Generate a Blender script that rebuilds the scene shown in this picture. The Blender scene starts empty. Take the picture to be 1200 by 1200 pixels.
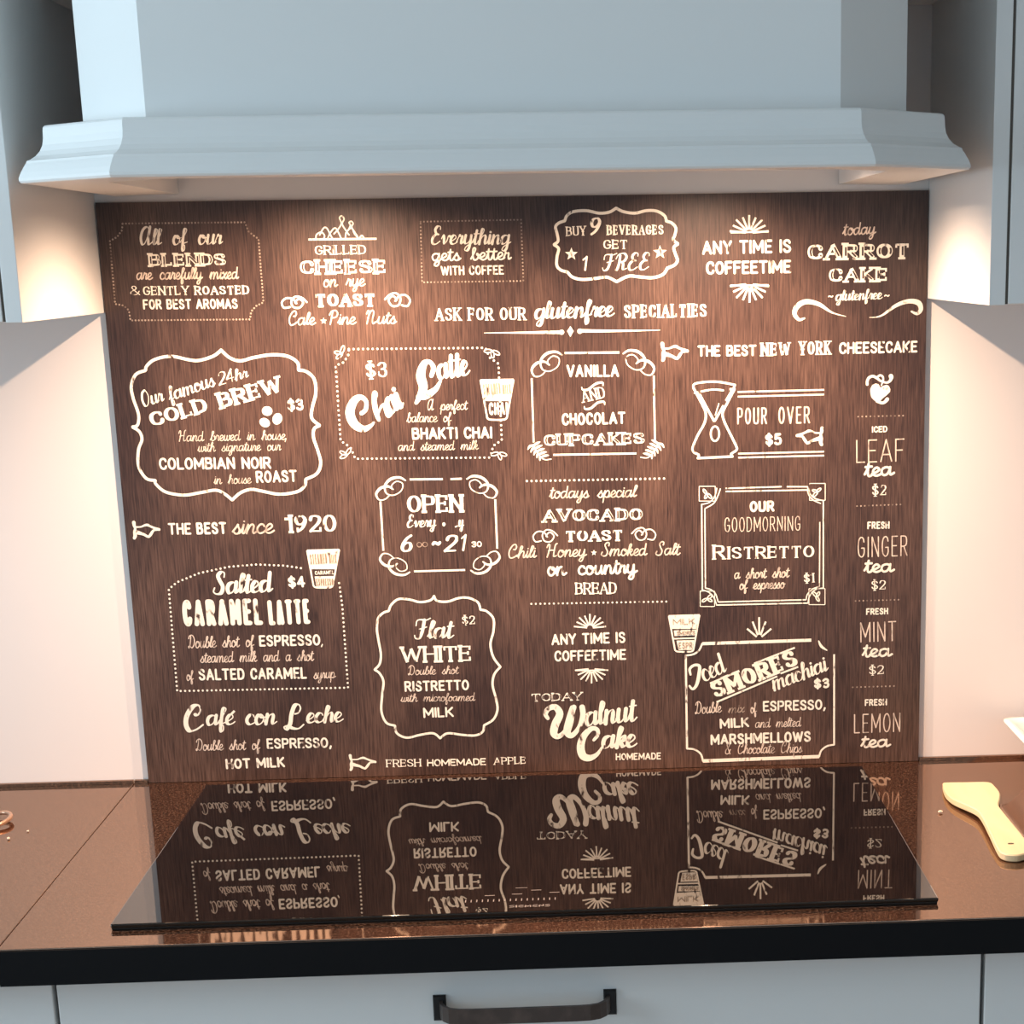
import bpy, bmesh, math, json
from mathutils import Vector, Matrix
S = bpy.context.scene
COL = S.collection

# ------------------------------------------------------------------ camera, light, exposure
WT = 0.9                                     # worktop height
cam = bpy.data.cameras.new('camera'); camo = bpy.data.objects.new('camera', cam); COL.objects.link(camo)
camo.location = (0.06008, -2.377, WT + 0.61295); camo.rotation_euler = (1.293317, 0.015814, -0.053851)
cam.sensor_width = 36; cam.lens = 2310.6 / 1200 * 36; cam.shift_x = -195.79 / 1200; cam.shift_y = 358.69 / 1200
cam.clip_start = 0.05
S.camera = camo
S.view_settings.view_transform = 'Standard'; S.view_settings.look = 'None'
S.view_settings.exposure = 0.0; S.view_settings.gamma = 1.0
S.cycles.use_denoising = True
SKY_STRENGTH = 0.74
WINDOW_POWER = 40
LAMP_POWER = 47
w = bpy.data.worlds.new('daylight'); S.world = w; w.use_nodes = True
w.node_tree.nodes['Background'].inputs[0].default_value = (0.60, 0.815, 1.0, 1)
w.node_tree.nodes['Background'].inputs[1].default_value = SKY_STRENGTH
wl = bpy.data.lights.new('window_daylight', 'AREA'); wl.shape = 'RECTANGLE'; wl.size = 1.3; wl.size_y = 1.2
wl.energy = WINDOW_POWER; wl.color = (0.64, 0.85, 1.0)
wo = bpy.data.objects.new('window_daylight', wl); COL.objects.link(wo)
wo.location = (-2.33, -1.25, 1.65); wo.rotation_euler = (math.pi / 2, 0, -math.pi / 2)

# ------------------------------------------------------------------ materials
def mat(name, col, rough=0.5, metal=0.0, ior=1.5, noise=None, **kw):
    m = bpy.data.materials.new(name); m.use_nodes = True
    nt = m.node_tree; b = nt.nodes['Principled BSDF']
    b.inputs['Base Color'].default_value = (*col, 1); b.inputs['Roughness'].default_value = rough
    b.inputs['Metallic'].default_value = metal; b.inputs['IOR'].default_value = ior
    for k, v in kw.items(): b.inputs[k].default_value = v
    if noise:                                # (scale, second colour, lo, hi, (sx,sy,sz))
        sc, c2, lo, hi, st = noise
        f = ramp(nt, sc, lo, hi, st)
        mix = nt.nodes.new('ShaderNodeMix'); mix.data_type = 'RGBA'
        mix.inputs[6].default_value = (*col, 1); mix.inputs[7].default_value = (*c2, 1)
        nt.links.new(f, mix.inputs[0]); nt.links.new(mix.outputs[2], b.inputs['Base Color'])
    return m
def ramp(nt, sc, lo, hi, st=(1, 1, 1), detail=3, dist=0.0):
    g = nt.nodes.new('ShaderNodeNewGeometry'); mp = nt.nodes.new('ShaderNodeMapping'); mp.inputs['Scale'].default_value = st
    n = nt.nodes.new('ShaderNodeTexNoise'); n.inputs['Scale'].default_value = sc; n.inputs['Detail'].default_value = detail
    n.inputs['Distortion'].default_value = dist
    r = nt.nodes.new('ShaderNodeMapRange'); r.inputs[1].default_value = lo; r.inputs[2].default_value = hi; r.clamp = True
    nt.links.new(g.outputs['Position'], mp.inputs[0]); nt.links.new(mp.outputs[0], n.inputs['Vector']); nt.links.new(n.outputs[0], r.inputs[0])
    return r.outputs[0]
def mixc(nt, f, a, b, kind='MIX'):
    m = nt.nodes.new('ShaderNodeMix'); m.data_type = 'RGBA'; m.blend_type = kind
    for i, v in ((0, f), (6, a), (7, b)):
        if hasattr(v, 'default_value'): nt.links.new(v, m.inputs[i])
        else: m.inputs[i].default_value = v if i == 0 else (*v, 1)
    return m.outputs[2]
def wood_colour(nt):
    big = ramp(nt, 1.0, 0.34, 0.66, (8, 1, 3.0), 3, 0.4)
    grain = ramp(nt, 1.0, 0.36, 0.66, (620, 1, 26), 3)
    fine = ramp(nt, 1.0, 0.55, 0.68, (900, 1, 34), 2)
    c = mixc(nt, big, (0.040, 0.0200, 0.0150), (0.092, 0.0505, 0.0360))
    c = mixc(nt, grain, mixc(nt, 1.0, c, (0.60, 0.55, 0.53), 'MULTIPLY'), mixc(nt, 1.0, c, (1.42, 1.46, 1.50), 'MULTIPLY'))
    return mixc(nt, fine, c, mixc(nt, 1.0, c, (0.50, 0.46, 0.44), 'MULTIPLY'))
def wood_mat(name):
    m = mat(name, (0.2, 0.1, 0.06), 0.38); nt = m.node_tree
    nt.links.new(wood_colour(nt), nt.nodes['Principled BSDF'].inputs['Base Color']); return m
def ink_mat(name, lo, hi, col):
    m = mat(name, col, 0.45); nt = m.node_tree
    wear = ramp(nt, 1.0, lo, hi, (130, 1, 60), 4, 0.3)
    nt.links.new(mixc(nt, wear, col, wood_colour(nt)), nt.nodes['Principled BSDF'].inputs['Base Color']); return m
M = {}
M['wall'] = mat('white_wall_paint', (0.77, 0.715, 0.68), 0.45)
M['ceil'] = mat('ceiling_white', (0.8, 0.8, 0.78), 0.8)
M['floor'] = mat('oak_floor', (0.56, 0.44, 0.34), 0.4, noise=(1.0, (0.48, 0.37, 0.28), 0.35, 0.7, (1.5, 18, 1)))
M['paint'] = mat('pale_cabinet_lacquer', (0.80, 0.79, 0.77), 0.42)
M['dark'] = mat('cabinet_gap_shadow_core', (0.10, 0.085, 0.07), 0.7)
M['trim'] = mat('satin_edge_strip', (0.55, 0.53, 0.52), 0.35, 0.25)
M['wood'] = wood_mat('printed_dark_wood')
M['ink'] = ink_mat('cream_print', 0.59, 0.69, (0.86, 0.78, 0.66))
M['faint'] = ink_mat('worn_cream_print', 0.42, 0.75, (0.42, 0.32, 0.25))
M['soft'] = ink_mat('thin_cream_print', 0.50, 0.80, (0.70, 0.57, 0.47))
M['cupprint'] = mat('grey_print_on_cream', (0.30, 0.22, 0.16), 0.5)
M['cut'] = wood_mat('printed_dark_wood_cutout')
M['hobglass'] = mat('black_ceramic_glass', (0.0012, 0.0006, 0.0006), 0.012, ior=1.72)
M['hobglass'].node_tree.nodes['Principled BSDF'].inputs['Specular Tint'].default_value = (1, 0.86, 0.76, 1)
M['hobedge'] = mat('black_hob_frame', (0.008, 0.007, 0.007), 0.3)
M['hobink'] = mat('grey_hob_print', (0.20, 0.17, 0.16), 0.4)
M['iron'] = mat('dark_bronze_iron', (0.075, 0.055, 0.048), 0.42, 0.5, noise=(60, (0.11, 0.08, 0.068), 0.45, 0.7, (1, 1, 1)))
M['ironplate'] = mat('black_iron', (0.012, 0.011, 0.012), 0.5, 0.3)
M['edge'] = mat('black_worktop_edge', (0.004, 0.004, 0.005), 0.6, ior=1.25)
M['beech'] = mat('pale_beech', (0.66, 0.55, 0.34), 0.55, noise=(1.0, (0.58, 0.46, 0.26), 0.45, 0.75, (30, 4, 4)))
M['porcelain'] = mat('white_porcelain', (0.86, 0.84, 0.80), 0.15)
M['copper'] = mat('brown_copper', (0.50, 0.30, 0.20), 0.3, 0.6)
M['crumb'] = mat('pale_crumb', (0.75, 0.6, 0.45), 0.8)
M['crumbdark'] = mat('dark_hole', (0.10, 0.07, 0.045), 0.8)
M['steel'] = mat('brushed_steel', (0.6, 0.6, 0.6), 0.3, 1.0)
def stone_mat():
    m = mat('speckled_brown_composite', (0.1, 0.05, 0.03), 0.045, ior=3.8); nt = m.node_tree; b = nt.nodes['Principled BSDF']
    sp = ramp(nt, 300.0, 0.49, 0.58, (1, 1, 1), 2); s2 = ramp(nt, 420.0, 0.62, 0.68, (1, 1, 1), 1)
    c = mixc(nt, sp, (0.012, 0.006, 0.004), (0.052, 0.027, 0.018)); c = mixc(nt, s2, c, (0.13, 0.08, 0.055))
    nt.links.new(c, b.inputs['Base Color']); b.inputs['Specular Tint'].default_value = (1, 0.67, 0.49, 1); return m
M['stone'] = stone_mat()
def glow(name, col, st):
    m = mat(name, (0.8, 0.8, 0.8)); b = m.node_tree.nodes['Principled BSDF']
    b.inputs['Emission Color'].default_value = (*col, 1); b.inputs['Emission Strength'].default_value = st; return m
M['lamp'] = glow('warm_lamp_glass', (1, 0.80, 0.58), 6)

# ------------------------------------------------------------------ object helpers
def link(name, verts, faces, m, parent=None, bevel=0.0, smooth=False, seg=2):
    me = bpy.data.meshes.new(name); bm = bmesh.new()
    vs = [bm.verts.new(v) for v in verts]
    for f in faces:
        try: bm.faces.new([vs[i] for i in f])
        except ValueError: pass
    if bevel:
        bmesh.ops.recalc_face_normals(bm, faces=bm.faces)
        bmesh.ops.bevel(bm, geom=[e for e in bm.edges if e.calc_face_angle(0) > 0.5], offset=bevel, segments=seg, affect='EDGES', profile=0.5)
    bmesh.ops.recalc_face_normals(bm, faces=bm.faces)
    if smooth:
        for f in bm.faces: f.smooth = True
    bm.to_mesh(me); bm.free(); me.materials.append(m)
    o = bpy.data.objects.new(name, me); COL.objects.link(o)
    if parent: o.parent = parent; o.matrix_parent_inverse = Matrix.Translation(-Vector(parent.location))
    return o
def boxes(name, bs, m, parent=None, bevel=0.0, **k):
    V, F = [], []
    for x0, x1, y0, y1, z0, z1 in bs:
        n = len(V)
        V += [(x, y, z) for z in (z0, z1) for y in (y0, y1) for x in (x0, x1)]
        F += [[n + i for i in q] for q in ((0, 1, 3, 2), (4, 6, 7, 5), (0, 4, 5, 1), (2, 3, 7, 6), (0, 2, 6, 4), (1, 5, 7, 3))]
    return link(name, V, F, m, parent, bevel, **k)
def thing(name, label, cat, loc, group=None):
    o = bpy.data.objects.new(name, None); COL.objects.link(o); o.location = loc; o.empty_display_size = 0.05
    return tag(o, label, cat, group)
def tag(o, label, cat, group=None):
    o['label'] = label; o['category'] = cat
    if group: o['group'] = group
    return o
def part(o, label): o['label'] = label; return o
def struct(o): o['kind'] = 'structure'; return o
def prism(name, poly, z0, z1, m, parent=None, bevel=0, **k):
    n = len(poly)
    return link(name, [(x, y, z) for z in (z0, z1) for x, y in poly], [list(range(n))[::-1], list(range(n, 2 * n))] + [[i, (i + 1) % n, n + (i + 1) % n, n + i] for i in range(n)], m, parent, bevel, **k)
def lathe(name, c, prof, m, parent=None, n=32, smooth=True):
    V, F = [], []
    for r, z in prof: V += [(c[0] + r * math.cos(2 * math.pi * i / n), c[1] + r * math.sin(2 * math.pi * i / n), c[2] + z) for i in range(n)]
    for k in range(len(prof) - 1): F += [[k * n + i, k * n + (i + 1) % n, (k + 1) * n + (i + 1) % n, (k + 1) * n + i] for i in range(n)]
    F += [list(range(n))[::-1], [(len(prof) - 1) * n + i for i in range(n)]]
    return link(name, V, F, m, parent, 0, smooth)

# ------------------------------------------------------------------ the setting
YW = 0.0056                                   # wall plane (panel front is y = 0)
struct(boxes('wall_back', [(-2.3, 2.3, YW, YW + 0.1, 0, 2.6)], M['wall']))
struct(boxes('floor', [(-2.4, 2.4, -4.0, YW + 0.1, -0.1, 0)], M['floor']))
struct(boxes('ceiling', [(-2.4, 2.4, -4.0, YW + 0.1, 2.6, 2.7)], M['ceil']))
struct(boxes('wall_left', [(-2.4, -2.3, -4.0, -1.95, 0, 2.6), (-2.4, -2.3, -0.55, YW, 0, 2.6), (-2.4, -2.3, -1.95, -0.55, 0, 1.0), (-2.4, -2.3, -1.95, -0.55, 2.3, 2.6)], M['wall']))
struct(boxes('wall_right', [(2.3, 2.4, -4.0, YW, 0, 2.6)], M['wall']))
PL, PR, PH = -0.475, 0.4789, 0.6822

# ------------------------------------------------------------------ worktops
def worktop(x0, x1, up, label, grp=None):
    t = thing('worktop', label, 'worktop', ((x0 + x1) / 2, -0.3, WT - 0.036))
    boxes('slab', [(x0, x1, -0.6070, YW - 0.0005, WT - 0.036, WT)], M['stone'], t, 0.0008)
    part(boxes('edge_band', [(x0, x1, -0.6090, -0.6071, WT - 0.0361, WT - 0.0016)], M['edge'], t), 'black front edge of the worktop')
    for a, b in up: boxes('upstand', [(a, b, -0.001, YW - 0.0005, WT + 0.0002, WT + 0.0042)], M['stone'], t)
    return t
worktop(-1.5, -0.4933, [(-1.5, -0.4940)], 'glossy speckled brown worktop left of the thin joint')
worktop(-0.4926, 1.5, [(-0.4920, PL - 0.001), (PR + 0.001, 1.5)], 'glossy speckled brown worktop under the black hob')

# ------------------------------------------------------------------ base cabinets
def base(x0, x1, label, handle):
    t = thing('base_cabinet', label, 'cabinet', ((x0 + x1) / 2, -0.28, 0), 'base cabinets under the worktop')
    part(boxes('carcass', [(x0 + 0.0005, x1 - 0.0005, -0.548, YW - 0.001, 0.1, WT - 0.037)], M['dark'], t), 'dark carcass seen in the gaps between fronts')
    part(boxes('plinth', [(x0 + 0.0005, x1 - 0.0005, -0.51, -0.49, 0.0, 0.0995)], M['dark'], t), 'dark plinth')
    g = 0.0018
    for z0, z1 in ((0.640, WT - 0.0385), (0.375, 0.636), (0.105, 0.371)):
        d = boxes('drawer_front', [(x0 + g, x1 - g, -0.5702, -0.549, z0, z1)], M['paint'], t, 0.0012)
        if handle:
            cx, cz = (x0 + x1) / 2, z1 - 0.0478
            strap(cx, cz, d)
    return t
def strap(cx, cz, parent):
    V, F = [], []
    for px in (-0.0828, 0.0828):                       # square mounting plates
        n = len(V); a, b, c = 0.0063, 0.0130, 0.0012
        ring = lambda s, y: [(cx + px - a + s, y, cz - b + s), (cx + px + a - s, y, cz - b + s), (cx + px + a - s, y, cz + b - s), (cx + px - a + s, y, cz + b - s)]
        V += ring(0, -0.5704) + ring(0, -0.5725) + ring(c, -0.5737)
        F += [[n, n + 1, n + 2, n + 3], [n + 8, n + 9, n + 10, n + 11]] + [[n + 4 * k + i, n + 4 * k + (i + 1) % 4, n + 4 * k + 4 + (i + 1) % 4, n + 4 * k + 4 + i] for k in (0, 1) for i in range(4)]
    nf = len(F)
    path = [(-0.0815, -0.5715), (-0.0805, -0.580), (-0.0775, -0.588), (-0.072, -0.5945), (-0.063, -0.598), (-0.050, -0.599)]
    path = path + [(-x, y) for x, y in path[::-1]]
    m0 = len(V)
    for i, (x, y) in enumerate(path):
        a, b = path[max(i - 1, 0)], path[min(i + 1, len(path) - 1)]
        t = Vector((b[0] - a[0], b[1] - a[1])).normalized(); n = Vector((t.y, -t.x)) * 0.0017
        hh = 0.0078
        V += [(cx + x + n.x, y + n.y, cz - hh), (cx + x + n.x, y + n.y, cz + hh), (cx + x - n.x, y - n.y, cz + hh), (cx + x - n.x, y - n.y, cz - hh)]
        if i: F += [[m0 + 4 * (i - 1) + k, m0 + 4 * (i - 1) + (k + 1) % 4, m0 + 4 * i + (k + 1) % 4, m0 + 4 * i + k] for k in range(4)]
    F += [[m0, m0 + 1, m0 + 2, m0 + 3], [len(V) - 4 + k for k in (3, 2, 1, 0)]]
    h = link('handle', V, F, M['ironplate'], parent); h.data.materials.append(M['iron'])
    for i, p in enumerate(h.data.polygons): p.material_index = 0 if i < nf else 1
    h['label'] = 'dark bronze bow handle'
    return h
base(-0.4540, 0.4460, 'pale drawer cabinet below the hob with a dark bow handle', True)
base(-1.3560, -0.4546, 'pale base cabinet left of the wide drawer unit', False)
base(0.4466, 1.3470, 'pale base cabinet right of the wide drawer unit', False)

# ------------------------------------------------------------------ upper cabinets
def upper(sx, xi, label):
    xo, xe = xi + sx * 0.0163, xi + sx * 0.62
    X = lambda a, b: (min(a, b), max(a, b))
    z0, z1 = WT + 0.5607, 2.30
    t = thing('wall_cabinet', label, 'cabinet', ((xi + xe) / 2, -0.17, z0), 'wall cabinets beside the hood')
    boxes('side_panel', [(*X(xi, xo), -0.3514, YW - 0.0005, z0, z1)], M['paint'], t, 0.0006)
    boxes('carcass', [(*X(xo + sx * 0.0002, xe), -0.328, YW - 0.0005, z0, z1)], M['paint'], t, 0.0006)
    a, b = X(xo + sx * 0.0030, xe - sx * 0.003)
    d = boxes('door', [(a, b, -0.3512, -0.330, z0 + 0.001, z1)], M['paint'], t, 0.0008)
    boxes('door_rail', [(a + 0.0, a + 0.07, -0.3555, -0.3513, z0 + 0.001, z1), (b - 0.07, b, -0.3555, -0.3513, z0 + 0.001, z1)] if 0 else [(a + 0.08, b - 0.08, -0.3535, -0.3513, z0 + 0.08, z1 - 0.08)], M['paint'], d, 0.001)
    part(boxes('gap_shade_strip', [(*X(xo + sx * 0.0003, xo + sx * 0.0028), -0.3495, -0.3285, z0 + 0.001, z1)], M['dark'], t), 'dark strip painted as the shade in the gap beside the door')  # dark filler strip, its colour stands in for shade inside the door gap
upper(-1, -0.4765, 'pale wall cabinet left of the hood, lit warm on its inner side')
upper(1, 0.4802, 'pale wall cabinet right of the hood, dark line beside its door')
for x0, x1, side in ((-0.4755, -0.3990, 'left'), (0.3930, 0.4792, 'right')):
    tag(boxes('filler_board', [(x0, x1, -0.165, YW - 0.0005, WT + 0.8825, WT + 0.9005)], M['paint']), 'small pale board closing the gap %s of the hood near the top' % side, 'board')

# ------------------------------------------------------------------ range hood
HC = -0.003
hood = thing('range_hood', 'large pale canopy hood with chamfered corners above the menu panel', 'hood', (HC, -0.2, WT + 0.69))
def plan(q):
    L = [(-0.395 - q, YW - 0.0005), (-0.395 - q, -0.36 - 0.4142 * q), (-0.321 - 0.4142 * q, -0.434 - q)]
    L = L + [(-x, y) for x, y in L[::-1]]
    return [(HC + x, y) for x, y in L]
def loft(name, prof, m, parent, cap=None, smooth=False, bevel=0):
    V, F = [], []
    for q, z in prof: V += [(x, y, WT + z) for x, y in plan(q)]
    n = 6
    for k in range(len(prof) - 1): F += [[k * n + i, k * n + i + 1, (k + 1) * n + i + 1, (k + 1) * n + i] for i in range(n - 1)]
    if cap is not None: F.append([cap * n + i for i in range(n)])
    return link(name, V, F, m, parent, bevel, smooth)
loft('canopy', [(-0.017, 0.760), (-0.017, 0.7435), (0.0, 0.7425), (0.0, 1.40), (-0.017, 1.40)], M['paint'], hood, 4)
prof = [(-0.0005, 0.7420), (0.031, 0.7420), (0.0335, 0.7414), (0.0350, 0.7398), (0.0354, 0.7370), (0.0357, 0.7300), (0.0368, 0.7240), (0.0395, 0.7185), (0.0435, 0.7140), (0.0485, 0.7108), (0.0515, 0.7096),
        (0.0522, 0.7075), (0.0540, 0.7050), (0.0575, 0.6990), (0.0597, 0.6940), (0.0596, 0.6915), (0.0580, 0.6895), (0.055, 0.6890), (-0.017, 0.6905), (-0.0172, 0.7434)]
mo = loft('moulding', prof, M['paint'], hood)
for f in mo.data.polygons: f.use_smooth = False
zt = WT + 0.7450
iv = plan(-0.0175)
prism('underside_plate', iv, zt, zt + 0.012, M['paint'], hood)
part(boxes('grease_filter', [(HC - 0.12, HC + 0.12, -0.36, -0.09, zt - 0.004, zt - 0.0005)] + [(HC - 0.11 + i * 0.02, HC - 0.104 + i * 0.02, -0.35, -0.10, zt - 0.006, zt - 0.0041) for i in range(12)], M['steel'], hood), 'steel grease filter')
LAMPS = ((-0.205, -0.205), (0.222, -0.205))
for x, y in LAMPS:
    lp = part(lathe('lamp_rim', (x, y, zt), [(0.020, -0.0005), (0.034, -0.0005), (0.034, -0.004), (0.026, -0.005), (0.022, -0.002)], M['steel'], hood), 'steel lamp rim')
    part(lathe('lamp_lens', (x, y, zt), [(0.0215, -0.0021), (0.0215, -0.0035), (0.010, -0.0042)], M['lamp'], lp), 'glowing lamp lens')
    l = bpy.data.lights.new('hood_lamp', 'SPOT'); l.energy = LAMP_POWER; l.color = (1.0, 0.68, 0.47); l.spot_size = math.radians(154); l.spot_blend = 1.0; l.shadow_soft_size = 0.005
    lo = bpy.data.objects.new('hood_lamp', l); COL.objects.link(lo); lo.location = (x, y, zt - 0.010)

# ------------------------------------------------------------------ induction hob
hx0, hy0, hy1 = -0.3976, -0.0391, -0.5613
hob = thing('induction_hob', 'black glass induction hob mirroring the menu panel', 'hob', (hx0 + 0.4, -0.3, WT))
part(boxes('hob_frame', [(hx0 + 0.001, hx0 + 0.799, hy1 + 0.001, hy0 - 0.001, WT + 0.0004, WT + 0.0022)], M['hobedge'], hob), 'matt black frame under the glass')
boxes('glass_plate', [(hx0, hx0 + 0.8, hy1, hy0, WT + 0.0022, WT + 0.0062)], M['hobglass'], hob, 0.0012)

def draw_hob_marks():
    z = WT + 0.0064
    def bars(name, bs, label):
        V, F = [], []
        for x0, x1, y0, y1 in bs:
            n = len(V); V += [(x0, y0, z), (x1, y0, z), (x1, y1, z), (x0, y1, z)]; F.append([n, n + 1, n + 2, n + 3])
        part(link(name, V, F, M['hobink'], hob), label)

    t = 0.0011; L = []
    def seg(x0, y0, x1, y1):
        L.append((min(x0, x1), max(x0, x1) , min(y0, y1), max(y0, y1)))
    W, H, x = 0.0050, 0.0068, -0.0166
    yb = -0.5490
    for ch in 'SIEMENS':
        T_, Mi = yb + H - t, yb + H / 2 - t / 2
        if ch in 'SE':
            for y in (yb, Mi, T_): seg(x, y, x + W, y + t)
        if ch == 'S': seg(x, Mi, x + 1.2 * t, yb + H); seg(x + W - 1.2 * t, yb, x + W, Mi + t)
        if ch == 'E': seg(x, yb, x + 1.3 * t, yb + H)
        if ch == 'I': seg(x, yb, x + 1.4 * t, yb + H)
        if ch in 'MN':
            w_ = W * (1.25 if ch == 'M' else 1.0)
            seg(x, yb, x + 1.2 * t, yb + H); seg(x + w_ - 1.2 * t, yb, x + w_, yb + H)
            n = 4 if ch == 'M' else 5
            for k in range(n):
                f = k / (n - 1)
                if ch == 'M':
                    seg(x + f * w_ / 2, yb + H * (0.8 - 0.6 * f), x + f * w_ / 2 + t, yb + H * (1 - 0.6 * f)); seg(x + w_ - f * w_ / 2 - t, yb + H * (0.8 - 0.6 * f), x + w_ - f * w_ / 2, yb + H * (1 - 0.6 * f))
                else: seg(x + f * (w_ - t), yb + H * (0.78 - 0.78 * f), x + f * (w_ - t) + t, yb + H * (1 - 0.78 * f))
        x += {'I': 0.0028, 'M': 0.0076}.get(ch, 0.0061)
    bars('brand_lettering', L, 'grey maker lettering on the front of the hob')
    bars('slider_scale', [(-0.0605 + i * 0.0055, -0.0595 + i * 0.0055, -0.5290, -0.5215) for i in range(17)], 'row of grey touch slider ticks')
    bars('touch_symbols', [(x, x + 0.010, y, y + 0.0016) for x, y in ((-0.042, -0.510), (-0.015, -0.508), (0.004, -0.497), (0.022, -0.506))] + [(-0.012, 0.0, -0.488, -0.4868)], 'faint grey touch symbols')
draw_hob_marks()


# ------------------------------------------------------------------ stroke lettering
CAPS = json.loads(r'''{"A":[0.6,"l0,0 .3,1|l.3,1 .6,0|l.1,.32 .5,.32"],"B":[0.5,"l0,1 0,0|l0,1 .22,1|c.22,1 .38,.97 .44,.78 .38,.59 .22,.54|l.22,.54 0,.54|c.22,.54 .42,.5 .5,.28 .42,.05 .22,0|l.22,0 0,0"],"C":[0.5,"c.5,.76 .44,.93 .27,1 .08,.88 .01,.62 .01,.38 .08,.12 .27,0 .44,.07 .5,.24"],"D":[0.52,"l0,1 0,0|l0,1 .2,1|c.2,1 .42,.9 .52,.5 .42,.1 .2,0|l.2,0 0,0"],"E":[0.44,"l0,1 0,0|l0,1 .44,1|l0,.52 .36,.52|l0,0 .44,0"],"F":[0.44,"l0,1 0,0|l0,1 .44,1|l0,.5 .36,.5"],"G":[0.53,"c.5,.76 .44,.93 .27,1 .08,.88 .01,.62 .01,.38 .08,.12 .27,0 .44,.06 .52,.22|l.52,.2 .52,.45|l.3,.45 .52,.45"],"H":[0.52,"l0,1 0,0|l.52,1 .52,0|l0,.52 .52,.52"],"I":[0.02,"l.01,1 .01,0"],"J":[0.4,"l.38,1 .38,.25|c.38,.25 .3,.03 .15,0 .02,.15"],"K":[0.52,"l0,1 0,0|l.5,1 .0,.4|l.15,.58 .52,0"],"L":[0.42,"l0,1 0,0|l0,0 .42,0"],"M":[0.7,"l0,0 0,1|l0,1 .35,.25|l.35,.25 .7,1|l.7,1 .7,0"],"N":[0.54,"l0,0 0,1|l0,1 .54,0|l.54,0 .54,1"],"O":[0.54,"o.27,.5 .27,.5"],"P":[0.48,"l0,1 0,0|l0,1 .22,1|c.22,1 .42,.95 .48,.73 .42,.5 .22,.45|l.22,.45 0,.45"],"Q":[0.56,"o.27,.5 .27,.5|l.3,.25 .56,-.05"],"R":[0.52,"l0,1 0,0|l0,1 .22,1|c.22,1 .42,.95 .48,.75 .42,.54 .22,.48|l.22,.48 0,.48|l.24,.48 .52,0"],"S":[0.48,"c.45,.8 .38,.95 .23,1 .07,.93 .02,.76 .11,.6 .36,.45 .47,.27 .42,.07 .25,0 .1,.04 .01,.2"],"T":[0.54,"l0,1 .54,1|l.27,1 .27,0"],"U":[0.52,"l0,1 0,.28|c0,.28 .06,.06 .26,0 .46,.06 .52,.28|l.52,.28 .52,1"],"V":[0.58,"l0,1 .29,0|l.29,0 .58,1"],"W":[0.86,"l0,1 .22,0|l.22,0 .43,.9|l.43,.9 .64,0|l.64,0 .86,1"],"X":[0.54,"l0,1 .54,0|l.54,1 0,0"],"Y":[0.56,"l0,1 .28,.46|l.56,1 .28,.46|l.28,.46 .28,0"],"Z":[0.5,"l0,1 .5,1|l.5,1 0,0|l0,0 .5,0"],"0":[0.48,"o.24,.5 .24,.5"],"1":[0.2,"l0,.8 .16,1|l.16,1 .16,0"],"2":[0.48,"c.02,.75 .08,.94 .24,1 .42,.92 .46,.72 .36,.48 .15,.2 0,0|l0,0 .48,0"],"3":[0.46,"c.02,.84 .2,1 .39,.94 .43,.75 .36,.6 .18,.53|c.18,.53 .38,.49 .46,.28 .38,.06 .2,0 .01,.14"],"4":[0.5,"l.36,0 .36,1|l.36,1 0,.3|l0,.3 .5,.3"],"5":[0.46,"l.42,1 .08,1|l.08,1 .05,.56|c.05,.56 .22,.64 .4,.56 .46,.3 .38,.06 .2,0 .01,.12"],"6":[0.46,"c.40,1 .2,.82 .05,.5 .02,.22 .12,.03 .25,0 .4,.07 .46,.28 .38,.5 .22,.54 .08,.42 .02,.25"],"9":[0.46,"c.06,0 .26,.18 .41,.5 .44,.78 .34,.97 .21,1 .06,.93 0,.72 .08,.5 .24,.46 .38,.58 .44,.75"],"$":[0.48,"c.45,.78 .38,.9 .23,.94 .07,.88 .02,.73 .11,.58 .36,.44 .47,.28 .42,.12 .25,.06 .1,.1 .01,.24|l.24,1.1 .24,-.1"],"&":[0.6,"c.56,.4 .42,.08 .2,0 .02,.13 .07,.38 .32,.62 .38,.82 .27,1 .14,.94 .13,.76 .28,.48 .58,0"],",":[0.1,"l.08,.08 .0,-.18"],".":[0.05,"d.02,.05"],"~":[0.55,"c0,.42 .12,.58 .28,.48 .42,.38 .55,.55"]}''')
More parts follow.
